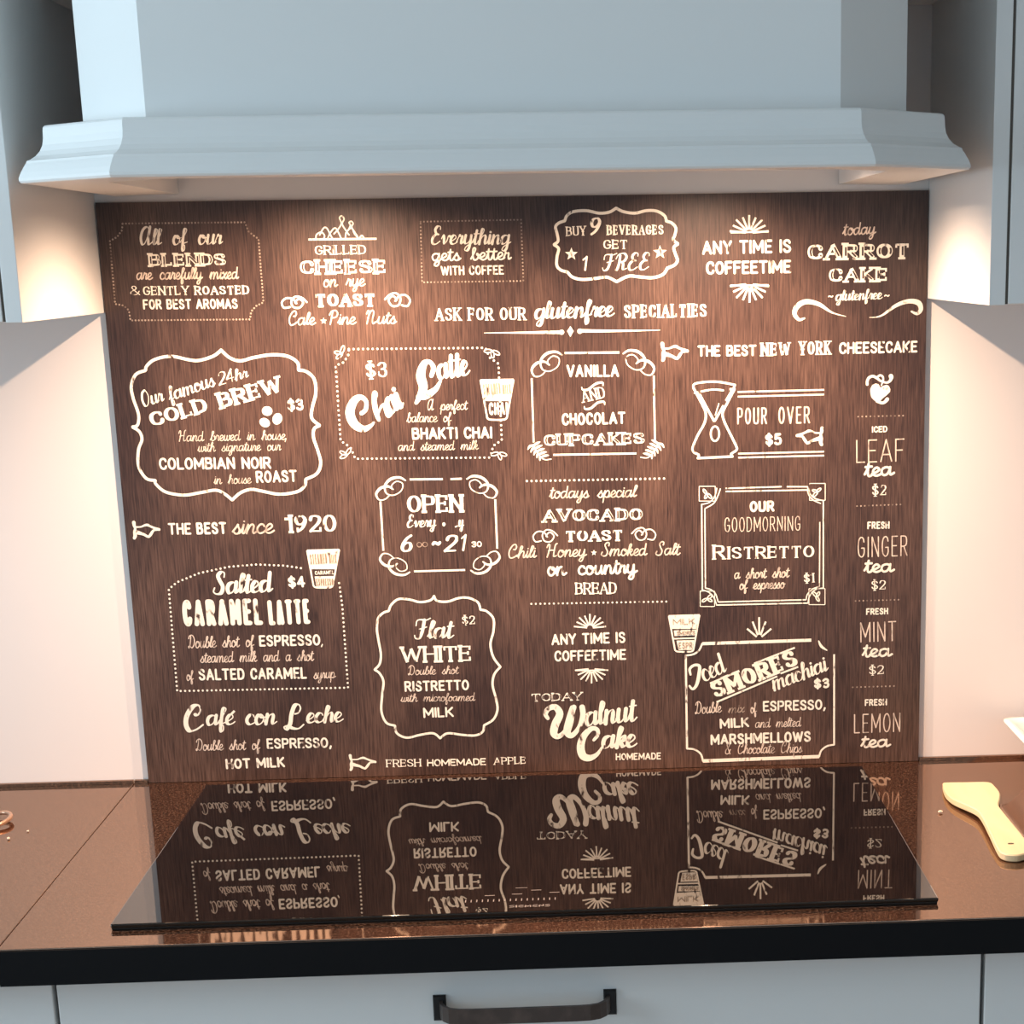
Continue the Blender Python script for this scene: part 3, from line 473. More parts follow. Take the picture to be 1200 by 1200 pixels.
# ------------------------------------------------------------------ menu splashback
panel = thing('menu_splashback', 'dark wood menu splashback panel printed with cream coffee lettering', 'splashback', ((PL + PR) / 2, 0, WT))
part(boxes('board', [(PL, PR, 0.0, YW - 0.0004, WT + 0.0005, WT + PH)], M['wood'], panel), 'dark brown streaked wood board')
PRINT = json.loads(r'''[["dotted_border","dotted border with stepped corners around the BLENDS lettering","faint",[["d",1.14,3.72,[28.9,659.0,166.9,658.4,170.3,648.3,176.0,643.5,181.1,639.9,181.5,569.6,172.7,565.5,166.8,559.6,164.7,550.8,28.1,552.0,27.4,563.2,21.8,568.8,12.3,570.6,12.8,640.1,21.6,644.7,27.5,651.6,28.9,659.0]]]],
["lettering","cream lettering All of our BLENDS","ink",[["T","script","All of our",46.7,634.5,141.4,634.4,19.9],
["T","inline","BLENDS",54.2,610.9,142.0,610.4,15.4]]],
["lettering","cream lettering & GENTLY ROASTED FOR BEST AROMAS","ink",[["T","serif","&",30.6,579.8,41.8,579.8,10.9,0.12],
["T","serif","GENTLY",45.2,579.6,97.6,579.1,10.4,0.17],
["T","serif","ROASTED",103.5,579.0,166.3,578.7,10.4,0.21],
["T","sans","FOR BEST AROMAS",43.8,563.9,151.7,563.0,11.4]]],
["script_lettering","thin script lettering about blends gently roasted for best aromas","soft",[["T","cursive","are carefully mixed",39.0,596.9,155.9,596.0,14.4]]],
["crown_drawing","white crown of loops above GRILLED CHEESE","ink",[["l",2.38,[237.6,638.4,315.4,638.0]],
["c",1.59,[246.2,638.8,247.5,643.8,252.9,646.2,256.3,642.6,255.0,638.6]],
["c",1.59,[250.9,643.2,255.7,650.6,259.4,650.6,262.6,644.3,265.3,638.5]],
["c",1.59,[259.7,639.1,263.2,645.5,269.5,650.4,275.2,638.8]],
["c",1.59,[267.3,644.2,273.3,650.4,276.3,655.8,274.6,661.6,277.3,663.8,279.7,660.3,277.3,654.8,281.0,647.8,284.3,642.7]],
["c",1.59,[279.9,638.8,281.4,645.8,287.6,650.2,290.6,643.9,295.4,638.0]],
["c",1.59,[283.6,647.7,286.5,653.2,285.1,656.2,287.8,657.7,289.7,655.1,287.9,651.4,291.2,645.1,294.0,640.6]],
["c",1.59,[295.4,638.0,298.8,642.0,301.7,637.9]]]],
["lettering","cream lettering GRILLED CHEESE","ink",[["T","serif","GRILLED",244.2,621.2,302.7,621.1,10.6],
["T","inline","CHEESE",225.9,599.3,324.9,598.7,17.2]]],
["lettering","cream lettering TOAST","ink",[["T","slab","TOAST",240.4,563.0,310.3,562.6,15.9]]],
["lettering","cream lettering ","ink",[["p",0.0,[249.3,551.4,250.1,548.8,252.9,548.6,250.6,547.0,251.2,544.4,249.0,545.9,246.6,544.5,247.5,547.1,245.4,548.8,248.2,548.8]]]],
["script_lettering","thin script lettering on rye","soft",[["T","cursive","on rye",251.5,585.2,300.1,585.7,15.4,0.1]]],
["script_lettering","thin script lettering Cale","soft",[["T","cursive","Cale",208.9,543.1,240.4,543.3,15.4,0.1]]],
["script_lettering","thin script lettering Pine Nuts","soft",[["T","cursive","Pine Nuts",255.6,543.1,333.7,543.0,15.4,0.1]]],
["knot_ornament","loop knot left of TOAST under GRILLED CHEESE","ink",[["c",2.12,[231.1,569.1,225.6,574.1,218.3,575.2,213.5,570.1,215.4,563.8,222.4,562.9,226.9,568.5,222.5,572.7,217.9,569.3,219.2,567.9]],
["c",2.12,[218.7,568.6,215.1,572.9,207.8,573.7,202.5,568.9,204.7,563.2,211.6,563.8]]]],
["knot_ornament","loop knot right of TOAST under GRILLED CHEESE","ink",[["c",2.12,[321.3,570.5,327.5,576.0,335.0,577.0,339.1,571.0,336.3,563.8,329.1,563.1,325.4,569.6,330.4,574.3,334.6,570.3,333.0,568.7]],
["c",2.12,[333.7,569.5,337.8,574.2,345.2,574.9,350.0,569.2,346.9,562.8,340.2,563.7]]]],
["dotted_border","dotted rectangle around Everything gets better","faint",[["d",1.06,3.97,[366.6,656.0,481.8,656.5,481.9,588.5,365.0,588.9,366.6,656.0]]]],
["lettering","cream lettering Everything gets better with coffee","ink",[["T","script","Everything",377.6,630.5,470.3,629.0,19.6],
["T","round","gets better",377.4,612.3,469.7,612.4,15.4,0.12],
["T","sans","WITH COFFEE",387.1,596.2,459.8,596.0,10.6]]],
["ornamental_frame","white bracket frame around BUY 9 BEVERAGES","ink",[["b",3.28,[591.5,667.7,599.7,663.7,612.9,661.8,626.3,664.4,638.1,663.7,646.9,658.7,649.1,653.1,649.1,652.5,655.6,650.1,660.0,644.4,658.7,637.3,656.8,631.7,661.8,627.3,661.8,626.7,657.2,623.1,658.9,615.9,661.2,608.8,657.8,603.6,649.7,600.3,649.1,599.8,644.2,593.3,632.2,589.7,617.3,590.8,604.0,591.9,590.4,586.1,589.8,586.1,578.7,591.2,563.7,589.7,548.9,589.1,538.6,592.1,533.7,597.1,533.1,597.6,525.5,600.1,521.2,605.3,521.8,615.2,523.9,623.8,519.0,628.1,519.0,628.7,523.5,632.3,522.6,640.8,521.1,647.9,524.8,652.1,531.9,654.5,532.2,655.1,534.8,660.4,542.2,664.5,557.0,665.4,571.6,662.4,583.5,663.4,591.5,667.7]]]],
["lettering","cream lettering BUY 9 BEVERAGES GET FREE","ink",[["T","serif","BUY",533.2,637.5,556.2,638.0,10.7,0.16],
["T","bold9","9",560.6,637.4,574.5,638.0,20.8,0.17],
["T","serif","BEVERAGES",579.9,637.9,645.6,637.5,11.3,0.19],
["T","serif","GET",575.6,622.4,603.8,622.2,10.7,0.18],
["T","script","FREE",572.9,597.9,630.0,598.4,18.5,0.13]]],
["lettering","cream lettering 1","ink",[["T","bold9","1",551.5,597.6,559.5,598.4,17.9,0.2]]],
["star_ornament","white star left of 1 FREE","ink",[["p",0.0,[538.7,624.9,540.4,620.0,545.8,619.7,541.5,616.5,542.8,611.5,538.4,614.4,533.7,611.6,535.3,616.6,531.2,619.9,536.6,620.1]]]],
["star_ornament","white star right of 1 FREE","ink",[["p",0.0,[641.2,625.9,643.2,620.6,649.1,620.3,644.4,616.8,645.9,611.4,641.0,614.6,636.1,611.5,637.8,616.9,633.2,620.5,639.1,620.7]]]],
["lettering","cream line asking for glutenfree specialties","ink",[["T","serif","ASK FOR OUR",377.9,545.3,483.4,544.3,14.9,0.17],
["T","script","glutenfree",493.3,544.7,588.0,546.6,21.4,0.15],
["T","serif","SPECIALTIES",597.8,544.4,694.4,544.2,15.5,0.18]]],
["divider_ornament","tapered rule with diamond under the specialties line","ink",[["v",0,[434.3,530.7,0.6,466.5,530.4,1.8,496.3,530.2,3.0,521.7,530.0,3.9]],
["p",0.0,[527.4,529.9,527.0,528.7,526.2,527.7,525.0,527.1,523.6,527.2,522.5,527.7,521.7,528.8,521.4,530.0,521.7,531.3,522.6,532.3,523.8,532.8,525.1,532.8,526.3,532.2,527.1,531.2]],
["v",0,[545.7,531.1,3.9,574.1,530.5,3.0,610.1,530.2,1.8,639.5,530.3,0.6]],
["p",0.0,[548.6,530.7,548.3,529.5,547.4,528.5,546.2,527.9,544.9,527.9,543.7,528.5,542.9,529.5,542.7,530.8,543.0,532.1,543.9,533.1,545.1,533.6,546.4,533.6,547.6,533.0,548.4,532.0]],
["p",0.0,[534.8,536.8,538.5,530.9,534.4,524.3,530.7,531.0]]]],
["sunburst_ornament","white sunburst fan above ANY TIME IS at upper right","ink",[["l",2.23,[749.2,638.2,767.8,639.6]],
["l",2.23,[748.8,639.5,764.0,646.0]],
["l",2.23,[747.8,640.5,760.4,652.4]],
["l",2.23,[746.6,641.2,752.8,655.0]],
["l",2.23,[745.1,641.5,745.2,657.8]],
["l",2.23,[743.6,641.3,737.6,655.3]],
["l",2.23,[742.3,640.6,729.9,652.9]],
["l",2.23,[741.4,639.6,726.2,646.6]],
["l",2.23,[741.0,638.3,722.4,640.3]],
["l",1.99,[723.5,638.7,767.4,639.0]]]],
["sunburst_ornament","white sunburst fan below COFFEETIME at upper right","ink",[["l",2.23,[749.1,580.1,767.9,578.0]],
["l",2.23,[748.7,578.8,764.0,571.5]],
["l",2.23,[747.7,577.8,760.3,564.9]],
["l",2.23,[746.4,577.1,752.6,562.5]],
["l",2.23,[745.0,576.8,744.9,559.8]],
["l",2.23,[743.5,577.1,737.2,562.7]],
["l",2.23,[742.2,577.9,729.5,565.4]],
["l",2.23,[741.3,578.9,725.9,572.2]],
["l",2.23,[740.9,580.3,722.1,578.8]],
["l",1.99,[723.0,579.5,767.2,579.2]]]],
["lettering","cream lettering ANY TIME IS COFFEETIME at upper right","ink",[["T","sans","ANY TIME IS",690.2,614.5,793.8,615.0,15.4],
["T","sans","COFFEETIME",694.4,592.0,793.8,592.3,14.9]]],
["lettering","cream lettering today CARROT CAKE glutenfree","ink",[["T","inline","CARROT",813.0,605.9,933.2,605.6,19.4],
["T","inline","CAKE",838.1,580.5,907.7,580.3,17.4],
["T","script","glutenfree",846.0,559.6,902.4,561.0,12.9,0.15],
["T","sans","~",837.0,561.7,843.5,561.8,6.9,0.2],
["T","sans","~",903.4,561.5,910.0,561.6,6.9,0.2]]],
["script_lettering","thin script lettering today CARROT CAKE glutenfree","soft",[["T","cursive","today",853.6,633.4,893.5,634.4,14.9]]],
["flourish_ornament","left sweeping flourish under CARROT CAKE","ink",[["v",0,[858.5,542.1,0.5,842.1,546.8,2.0,826.9,556.3,4.5,811.8,559.7,5.5,801.3,554.8,6.0,797.8,546.3,5.0,803.1,539.5,3.5,809.4,540.8,2.0]]]],
["flourish_ornament","right sweeping flourish under CARROT CAKE","ink",[["v",0,[886.3,540.4,0.5,900.1,542.1,2.0,917.7,553.5,4.0,932.7,558.1,5.0,944.1,556.0,6.0,947.1,548.6,5.0,942.6,543.8,3.5,936.0,546.4,2.0]]]],
["lettering","cream lettering THE BEST NEW","ink",[["T","sans","THE BEST",683.3,499.1,752.6,498.8,12.9],
["T","serif","NEW",757.6,498.3,793.0,498.4,15.4,0.2]]],
["lettering","cream lettering YORK CHEESECAKE","ink",[["T","serif","YORK",803.1,498.7,841.1,498.7,15.9,0.17],
["T","sans","CHEESECAKE",850.7,499.0,943.9,499.3,13.6]]],
["pointing_hand","white pointing hand before THE BEST NEW YORK","ink",[["v",0,[641.9,514.7,4.4,642.4,510.6,3.7,643.4,507.4,3.1,643.0,503.1,4.4,643.2,498.8,4.4,642.2,496.0,3.7]],
["v",0,[644.1,509.3,2.0,650.0,509.4,2.0,654.4,511.0,2.6,657.7,511.4,3.3,661.0,509.8,2.6,665.3,507.8,2.8,668.6,506.5,3.7,671.2,505.8,3.5]],
["v",0,[644.6,503.0,5.2,649.2,501.7,4.1,653.2,500.3,3.3,656.5,498.3,3.3,659.1,497.2,2.8]],
["v",0,[659.1,497.2,2.8,661.2,499.7,3.5,663.2,502.7,3.3,665.2,505.0,2.6,668.5,505.4,2.6]]]],
["ornamental_frame","large white bracket frame around COLD BREW","ink",[["b",3.52,[128.9,516.8,138.1,508.0,150.1,504.2,164.7,507.5,185.4,510.4,203.8,508.8,215.6,501.5,216.6,492.8,217.0,492.4,225.2,490.8,233.9,481.9,234.8,465.6,229.6,449.4,228.2,437.1,236.6,428.7,236.5,428.3,230.1,424.7,228.8,414.4,232.6,399.9,235.2,385.3,230.2,372.9,216.8,366.3,216.4,365.9,214.6,358.6,205.4,351.9,184.3,349.3,163.7,353.5,151.3,355.8,138.5,351.9,128.5,343.8,128.3,343.8,119.7,351.3,109.6,355.7,90.6,353.0,71.7,350.7,51.2,354.9,40.6,364.5,40.3,368.3,40.0,368.7,29.8,371.4,22.4,385.7,23.9,404.2,29.1,416.5,26.8,425.8,19.7,430.8,19.7,431.2,25.5,433.4,27.7,445.2,23.3,463.6,22.3,477.9,28.6,490.9,39.8,495.3,40.3,495.7,42.3,500.7,52.1,507.6,70.8,510.9,90.9,506.5,103.1,505.6,119.8,510.4,128.9,516.8]]]],
["lettering","cream lettering Our famous 24hr COLD BREW $3","ink",[["T","script","Our",34.6,453.2,60.7,460.5,17.6,0.13],
["T","script","famous",64.3,459.2,121.2,476.8,17.6,0.13],
["T","script","24hr",123.3,476.5,160.0,485.8,13.6,0.14],
["T","slab","COLD",42.2,429.6,109.6,447.0,18.2],
["T","slab","BREW",122.8,449.0,197.8,467.8,19.6],
["T","sans","$3",201.0,445.9,219.5,446.3,13.6,0.19]]],
["lettering","cream lettering COLOMBIAN NOIR ROAST","ink",[["T","sans","COLOMBIAN NOIR",46.2,380.8,177.0,379.3,14.1],
["T","sans","ROAST",158.1,363.0,206.2,363.4,14.1]]],
["script_lettering","thin script lettering Hand brewed in house, with signature our","soft",[["T","cursive","Hand brewed in house,",71.7,413.1,197.1,412.6,12.8,0.075],
["T","cursive","with signature our",92.4,400.7,190.4,400.4,12.4,0.075]]],
["script_lettering","thin script lettering in house","soft",[["T","cursive","in house",108.0,362.6,152.9,362.7,12.4,0.075]]],
["bean_drawing","white coffee bean under COLD BREW","ink",[["p",0.0,[182.8,445.0,181.6,442.8,179.4,441.3,176.7,440.8,174.1,441.4,172.0,443.0,170.8,445.2,170.9,447.7,172.1,449.9,174.3,451.4,177.0,451.9,179.7,451.3,181.8,449.7,182.9,447.5]]]],
["bean_drawing","white coffee bean under COLD BREW","ink",[["p",0.0,[178.4,429.9,176.7,428.3,174.2,427.6,171.5,428.0,169.1,429.4,167.4,431.6,166.9,434.0,167.6,436.2,169.4,437.9,171.8,438.5,174.5,438.1,176.9,436.7,178.6,434.6,179.1,432.2]]]],
["bean_drawing","white coffee bean under COLD BREW","ink",[["p",0.0,[193.2,435.3,191.6,432.7,189.3,431.0,186.7,430.4,184.4,431.2,182.8,433.2,182.2,435.9,182.8,438.8,184.4,441.4,186.7,443.2,189.2,443.7,191.6,443.0,193.2,441.0,193.8,438.3]]]],
["pointing_hand","white pointing hand before THE BEST since 1920","ink",[["v",0,[10.8,319.8,4.2,11.1,315.8,3.5,11.8,312.6,2.9,11.1,308.3,4.2,11.0,304.1,4.2,9.8,301.3,3.5]],
["v",0,[12.6,314.4,1.9,18.7,314.5,1.9,23.1,316.1,2.5,26.5,316.5,3.1,29.7,314.9,2.5,33.9,312.9,2.7,37.1,311.5,3.5,39.7,310.9,3.3]],
["v",0,[12.7,308.3,5.0,17.3,306.9,4.0,21.2,305.5,3.1,24.4,303.5,3.1,26.9,302.4,2.7]],
["v",0,[26.9,302.4,2.7,29.2,304.9,3.3,31.4,307.9,3.1,33.6,310.1,2.5,37.0,310.5,2.5]]]],
["lettering","cream lettering THE BEST","ink",[["T","sans","THE",50.3,304.3,77.3,304.0,13.9,0.17],
["T","sans","BEST",83.4,303.8,119.0,303.7,14.4,0.19]]],
["lettering","cream lettering 1920","ink",[["T","slab","1920",189.1,302.8,249.0,302.6,22.2,0.19]]],
["script_lettering","thin script line THE BEST since 1920","soft",[["T","cursive","since",124.9,303.1,175.9,303.1,21.3,0.1]]],
["dotted_border","dotted border with notched corners around Chai Latte","ink",[["d",1.33,5.52,[276.2,515.2,434.8,513.8,439.1,502.9,449.3,495.2,449.6,407.3,439.6,400.8,434.2,387.1,276.1,388.9,271.2,402.4,260.1,410.2,259.9,496.9,269.6,500.4,275.8,509.6,276.2,515.2]]]],
["leaf_ornament","small leaf sprig in a corner of the Chai Latte border","ink",[["o",1.14,[261.2,504.8,261.1,505.7,261.6,507.0,262.8,508.4,264.4,509.8,266.0,510.7,267.4,511.0,268.3,510.7,268.5,509.8,267.9,508.5,266.7,507.0,265.2,505.7,263.5,504.8,262.1,504.5]],
["o",1.14,[259.2,512.1,259.8,512.8,261.0,513.2,262.8,513.2,264.6,512.9,266.1,512.3,267.1,511.5,267.4,510.7,266.8,510.0,265.5,509.6,263.8,509.6,262.0,509.9,260.5,510.5,259.5,511.3]],
["o",1.14,[270.5,519.2,271.1,518.5,271.3,517.1,271.0,515.3,270.3,513.4,269.3,511.9,268.3,510.9,267.4,510.7,266.7,511.4,266.5,512.7,266.8,514.5,267.5,516.4,268.5,518.0,269.5,519.0]]]],
["leaf_ornament","small leaf sprig in a corner of the Chai Latte border","ink",[["o",1.14,[451.1,505.8,450.3,505.4,448.8,505.4,447.1,506.0,445.3,507.0,443.9,508.2,443.2,509.4,443.2,510.3,444.0,510.8,445.5,510.7,447.2,510.1,449.0,509.2,450.4,508.0,451.1,506.8]],
["o",1.14,[443.4,502.2,442.5,502.5,441.8,503.5,441.2,505.1,441.0,506.9,441.1,508.6,441.6,509.8,442.3,510.3,443.1,510.0,443.8,509.0,444.4,507.4,444.6,505.6,444.5,503.9,444.1,502.7]],
["o",1.14,[433.1,510.1,433.6,510.9,434.8,511.6,436.7,512.0,438.7,512.0,440.5,511.7,441.8,511.1,442.3,510.3,441.8,509.5,440.5,508.8,438.7,508.4,436.7,508.3,434.8,508.7,433.6,509.3]]]],
["leaf_ornament","small leaf sprig in a corner of the Chai Latte border","ink",[["o",1.14,[258.2,390.2,258.3,391.1,259.3,392.2,260.9,393.3,262.8,394.2,264.6,394.6,266.1,394.5,266.8,393.9,266.7,392.9,265.8,391.8,264.2,390.7,262.3,389.9,260.4,389.5,259.0,389.6]],
["o",1.14,[258.5,397.8,259.3,398.3,260.6,398.3,262.2,397.8,263.9,396.9,265.2,395.9,265.9,394.8,265.8,393.9,265.1,393.4,263.8,393.4,262.1,393.9,260.5,394.8,259.2,395.8,258.5,396.9]],
["o",1.14,[271.4,401.4,271.8,400.6,271.6,399.2,270.8,397.4,269.5,395.8,268.1,394.5,266.8,393.8,265.8,393.9,265.4,394.8,265.7,396.2,266.5,397.9,267.7,399.6,269.2,400.9,270.5,401.5]]]],
["leaf_ornament","small leaf sprig in a corner of the Chai Latte border","ink",[["o",1.14,[454.8,389.2,454.1,388.5,452.6,388.3,450.8,388.5,448.8,389.1,447.2,390.1,446.2,391.1,446.0,392.1,446.8,392.7,448.2,392.9,450.1,392.7,452.0,392.1,453.7,391.1,454.6,390.1]],
["o",1.14,[447.8,384.2,447.0,384.3,446.0,385.2,445.1,386.6,444.5,388.4,444.3,390.1,444.5,391.4,445.1,392.1,445.9,392.0,446.9,391.1,447.8,389.6,448.4,387.8,448.6,386.1,448.4,384.8]],
["o",1.14,[436.0,390.1,436.3,391.0,437.4,391.9,439.1,392.7,441.2,393.1,443.1,393.2,444.5,392.8,445.1,392.1,444.8,391.2,443.7,390.2,441.9,389.5,439.9,389.0,438.0,389.0,436.6,389.3]]]],
["lettering","cream lettering $3 ai atte","ink",[["T","serif","$3",294.6,481.5,319.4,482.3,18.3,0.15],
["v",0,[286.6,441.6,4.9,291.4,445.6,4.9,292.7,455.0,4.9,286.5,460.2,6.1,278.2,455.3,9.1,273.0,442.2,10.7,277.6,429.2,10.3,287.8,423.4,7.6,296.6,427.0,4.2,300.3,430.7,2.3]],
["v",0,[301.0,453.0,3.0,304.8,459.5,3.4,304.7,464.9,3.4,302.2,463.9,4.2,302.4,451.1,6.1,304.4,439.7,5.7,306.4,433.6,4.2]],
["v",0,[306.0,439.7,1.9,309.5,448.1,3.0,313.9,450.8,4.6,315.5,445.5,5.7,317.0,438.5,4.6,319.6,437.9,2.7,322.9,441.2,1.7]],
["T","script","ai",320.0,437.9,340.5,448.4,33.9,0.15],
["v",0,[370.4,483.2,4.9,373.3,492.0,5.7,369.3,498.9,4.9,362.5,496.8,7.6,358.0,483.8,10.7,360.2,469.7,10.3,354.8,458.5,6.5,351.1,452.4,4.2]],
["v",0,[353.9,459.1,5.7,362.6,460.3,8.4,374.4,467.6,6.1,381.0,477.4,3.0]],
["T","script","atte",377.8,477.5,418.2,483.1,31.4,0.14]]],
["lettering","cream lettering BHAKTI CHAI","ink",[["T","sans","BHAKTI CHAI",344.2,409.8,438.6,409.4,13.9]]],
["script_lettering","thin script lettering A perfect balance of","soft",[["T","cursive","A perfect",364.0,443.2,411.6,443.2,12.6,0.075],
["T","cursive","balance of",338.4,429.9,391.7,429.4,12.6,0.075]]],
["script_lettering","thin script lettering and steamed milk","soft",[["T","cursive","and steamed milk",327.0,397.0,422.0,396.4,12.2,0.075]]],
["cup_drawing","white chai cup drawing beside Chai Latte","ink",[["l",2.09,[427.5,476.9,466.2,476.9]],
["l",2.09,[427.5,476.9,433.4,433.6]],
["l",2.09,[466.2,476.9,456.7,433.2]],
["c",2.09,[433.4,433.6,437.2,431.2,452.7,430.9,456.7,433.2]],
["p",0.0,[427.5,476.9,466.2,476.9,461.2,452.4,430.5,453.0]],
["T","sans","CHAI",435.9,436.5,457.9,436.6,14.5,0.14]]],
["cup_lettering","grey lettering on the chai cup","cupprint",[["T","thin","Steamed",430.6,459.9,450.8,461.0,12.6,0.09],
["T","thin","Milk",453.0,460.4,462.9,460.8,11.4,0.09]]],
["ornamental_frame","white rule frame with corner scrolls around CUPCAKES","ink",[["l",2.48,[527.1,506.2,591.3,505.7]],
["l",2.15,[487.5,478.0,487.1,403.7]],
["l",2.15,[631.2,478.5,631.1,402.5]],
["l",2.32,[509.9,388.6,608.8,388.2]],
["v",0,[524.0,504.0,1.7,517.0,507.8,2.6,506.3,506.0,3.2,498.9,498.1,2.6,500.3,488.3,1.7,509.2,485.8,1.3,518.6,491.4,1.3,520.3,500.0,1.3,513.3,503.0,1.3,507.1,497.9,1.3,508.0,493.0,1.3]],
["v",0,[508.7,493.0,1.7,502.4,496.9,2.6,493.4,494.7,3.2,487.8,487.6,2.6,491.1,480.3,1.7,498.3,480.8,1.3,504.2,485.9,1.3]],
["v",0,[595.8,504.3,1.7,603.1,507.9,2.6,614.0,505.7,3.2,621.1,497.5,2.6,619.1,487.7,1.7,609.9,485.5,1.3,600.6,491.5,1.3,599.3,500.2,1.3,606.7,502.9,1.3,612.8,497.6,1.3,611.6,492.7,1.3]],
["v",0,[610.8,492.7,1.7,617.5,496.4,2.6,626.6,493.9,3.2,631.9,486.6,2.6,628.1,479.4,1.7,620.8,480.1,1.3,615.1,485.4,1.3]]]],
["leaf_ornament","fern leaf at a lower corner of the CUPCAKES frame","ink",[["c",1.32,[486.7,401.3,491.4,391.2,498.7,383.5,507.2,383.7]],
["v",0,[486.6,399.9,2.3,482.6,399.3,3.0,480.1,395.7,1.3]],
["v",0,[486.6,399.9,2.3,491.1,402.5,3.0,494.5,404.1,1.3]],
["v",0,[489.1,396.6,2.3,485.5,396.0,3.0,483.5,392.4,1.3]],
["v",0,[489.1,396.6,2.3,493.5,398.9,3.0,496.9,400.1,1.3]],
["v",0,[491.5,393.3,2.3,488.4,392.7,3.0,486.9,389.1,1.3]],
["v",0,[491.5,393.3,2.3,495.9,395.2,3.0,499.3,396.1,1.3]],
["v",0,[493.9,390.0,2.3,491.3,389.4,3.0,490.4,385.7,1.3]],
["v",0,[493.9,390.0,2.3,498.3,391.6,3.0,501.7,392.2,1.3]],
["v",0,[496.3,386.7,2.3,494.2,386.0,3.0,493.8,382.4,1.3]],
["v",0,[496.3,386.7,2.3,500.7,387.9,3.0,504.1,388.2,1.3]]]],
["leaf_ornament","fern leaf at a lower corner of the CUPCAKES frame","ink",[["c",1.32,[635.3,400.4,630.0,390.4,622.3,383.1,613.8,383.6]],
["v",0,[635.3,399.0,2.3,639.3,398.3,3.0,641.6,394.6,1.3]],
["v",0,[635.3,399.0,2.3,630.9,401.8,3.0,627.6,403.5,1.3]],
["v",0,[632.7,395.8,2.3,636.2,395.1,3.0,638.0,391.3,1.3]],
["v",0,[632.7,395.8,2.3,628.3,398.2,3.0,625.0,399.6,1.3]],
["v",0,[630.1,392.6,2.3,633.1,391.9,3.0,634.4,388.1,1.3]],
["v",0,[630.1,392.6,2.3,625.7,394.7,3.0,622.3,395.8,1.3]],
["v",0,[627.5,389.4,2.3,630.0,388.6,3.0,630.8,384.9,1.3]],
["v",0,[627.5,389.4,2.3,623.1,391.1,3.0,619.7,391.9,1.3]],
["v",0,[624.9,386.1,2.3,626.9,385.4,3.0,627.1,381.7,1.3]],
["v",0,[624.9,386.1,2.3,620.5,387.6,3.0,617.1,388.0,1.3]]]],
["lettering","cream lettering VANILLA AND CHOCOLAT CUPCAKES","ink",[["T","sans","VANILLA",528.7,478.5,590.1,477.7,14.2],
["T","serif","AND",546.6,448.6,574.1,454.1,13.6,0.13],
["v",0,[571.1,467.8,1.0,570.4,471.5,2.3,562.8,470.3,2.6,553.4,463.9,2.6,547.2,463.7,2.0,545.9,466.7,1.0]],
["v",0,[572.5,445.9,1.0,571.4,449.3,2.3,563.9,448.1,2.6,556.1,442.1,2.6,549.4,441.4,2.0,548.3,444.3,1.0]],
["T","sans","CHOCOLAT",521.4,422.6,596.6,423.1,14.2],
["T","inline","CUPCAKES",499.2,398.2,618.7,398.5,15.2]]],
["brewer_drawing","white hourglass coffee brewer drawing left of POUR OVER","ink",[["c",2.46,[678.0,462.4,680.3,468.3,704.0,470.0,727.0,465.8]],
["l",2.46,[727.0,465.8,724.7,459.6]],
["c",2.18,[679.3,457.5,699.7,460.9,713.0,459.8]],
["l",2.46,[720.6,461.0,725.3,460.9]],
["c",2.73,[678.3,462.4,688.9,442.0,692.1,432.9,690.3,422.0,681.7,407.1,675.9,393.4,677.0,388.4,683.1,385.0,681.9,381.1]],
["l",2.73,[681.9,381.1,723.5,382.2]],
["c",2.73,[723.5,382.2,721.9,385.3,728.1,389.6,727.6,395.1,717.4,416.0,713.3,425.7,712.2,433.9,717.6,444.7,726.4,460.9]],
["l",2.73,[683.5,458.5,702.1,423.7]],
["l",2.73,[702.1,423.7,713.4,442.1]],
["l",2.73,[716.3,447.5,724.2,460.4]],
["l",1.36,[703.3,430.8,707.9,444.9]],
["o",2.18,[707.8,409.3,707.3,405.6,705.8,402.7,703.8,401.1,701.5,401.1,699.5,402.8,698.2,405.8,697.7,409.5,698.3,413.2,699.7,416.1,701.7,417.7,704.0,417.7,706.0,416.0,707.3,413.0]]]],
["rule_lines","double rule above POUR OVER","ink",[["l",1.91,[730.3,457.6,833.1,458.1]],
["l",1.91,[730.3,452.1,833.1,452.6]]]],
["rule_lines","double rule below POUR OVER","ink",[["l",1.91,[730.3,385.4,833.4,385.7]],
["l",1.91,[730.3,380.7,833.4,381.0]]]],
["lettering","cream lettering POUR OVER","ink",[["T","sans","$5",763.0,393.8,782.7,394.5,14.2,0.2]]],
["script_lettering","thin script lettering POUR","soft",[["T","thin","POUR",729.4,419.6,765.0,419.4,19.7,0.1]]],
["script_lettering","thin script lettering OVER","soft",[["T","thin","OVER",778.5,419.2,816.4,419.2,20.2,0.1]]],
["pointing_hand","white pointing hand at the price of POUR OVER","ink",[["v",0,[830.9,413.2,4.4,830.3,409.0,3.7,829.3,405.7,3.1,829.6,401.3,4.4,829.3,396.9,4.4,830.3,394.0,3.7]],
["v",0,[828.6,407.7,2.0,822.5,408.1,2.0,818.1,409.9,2.6,814.7,410.4,3.3,811.4,409.0,2.6,807.0,407.1,2.8,803.6,405.8,3.7,800.9,405.2,3.5]],
["v",0,[827.9,401.3,5.2,823.2,400.1,4.1,819.1,398.9,3.3,815.8,396.9,3.3,813.1,395.9,2.8]],
["v",0,[813.1,395.9,2.8,811.0,398.6,3.5,809.0,401.7,3.3,807.0,404.2,2.6,803.6,404.7,2.6]]]],
["heart_ornament","white heart with leaf curls above ICED LEAF tea","ink",[["v",0,[884.5,463.4,3.3,884.5,467.1,3.1,886.6,471.2,3.3,891.2,472.8,3.1,895.9,470.6,3.1,900.2,467.3,2.5,907.0,465.1,2.5,911.3,466.6,3.1,913.3,470.7,4.5,912.7,472.4,5.4]],
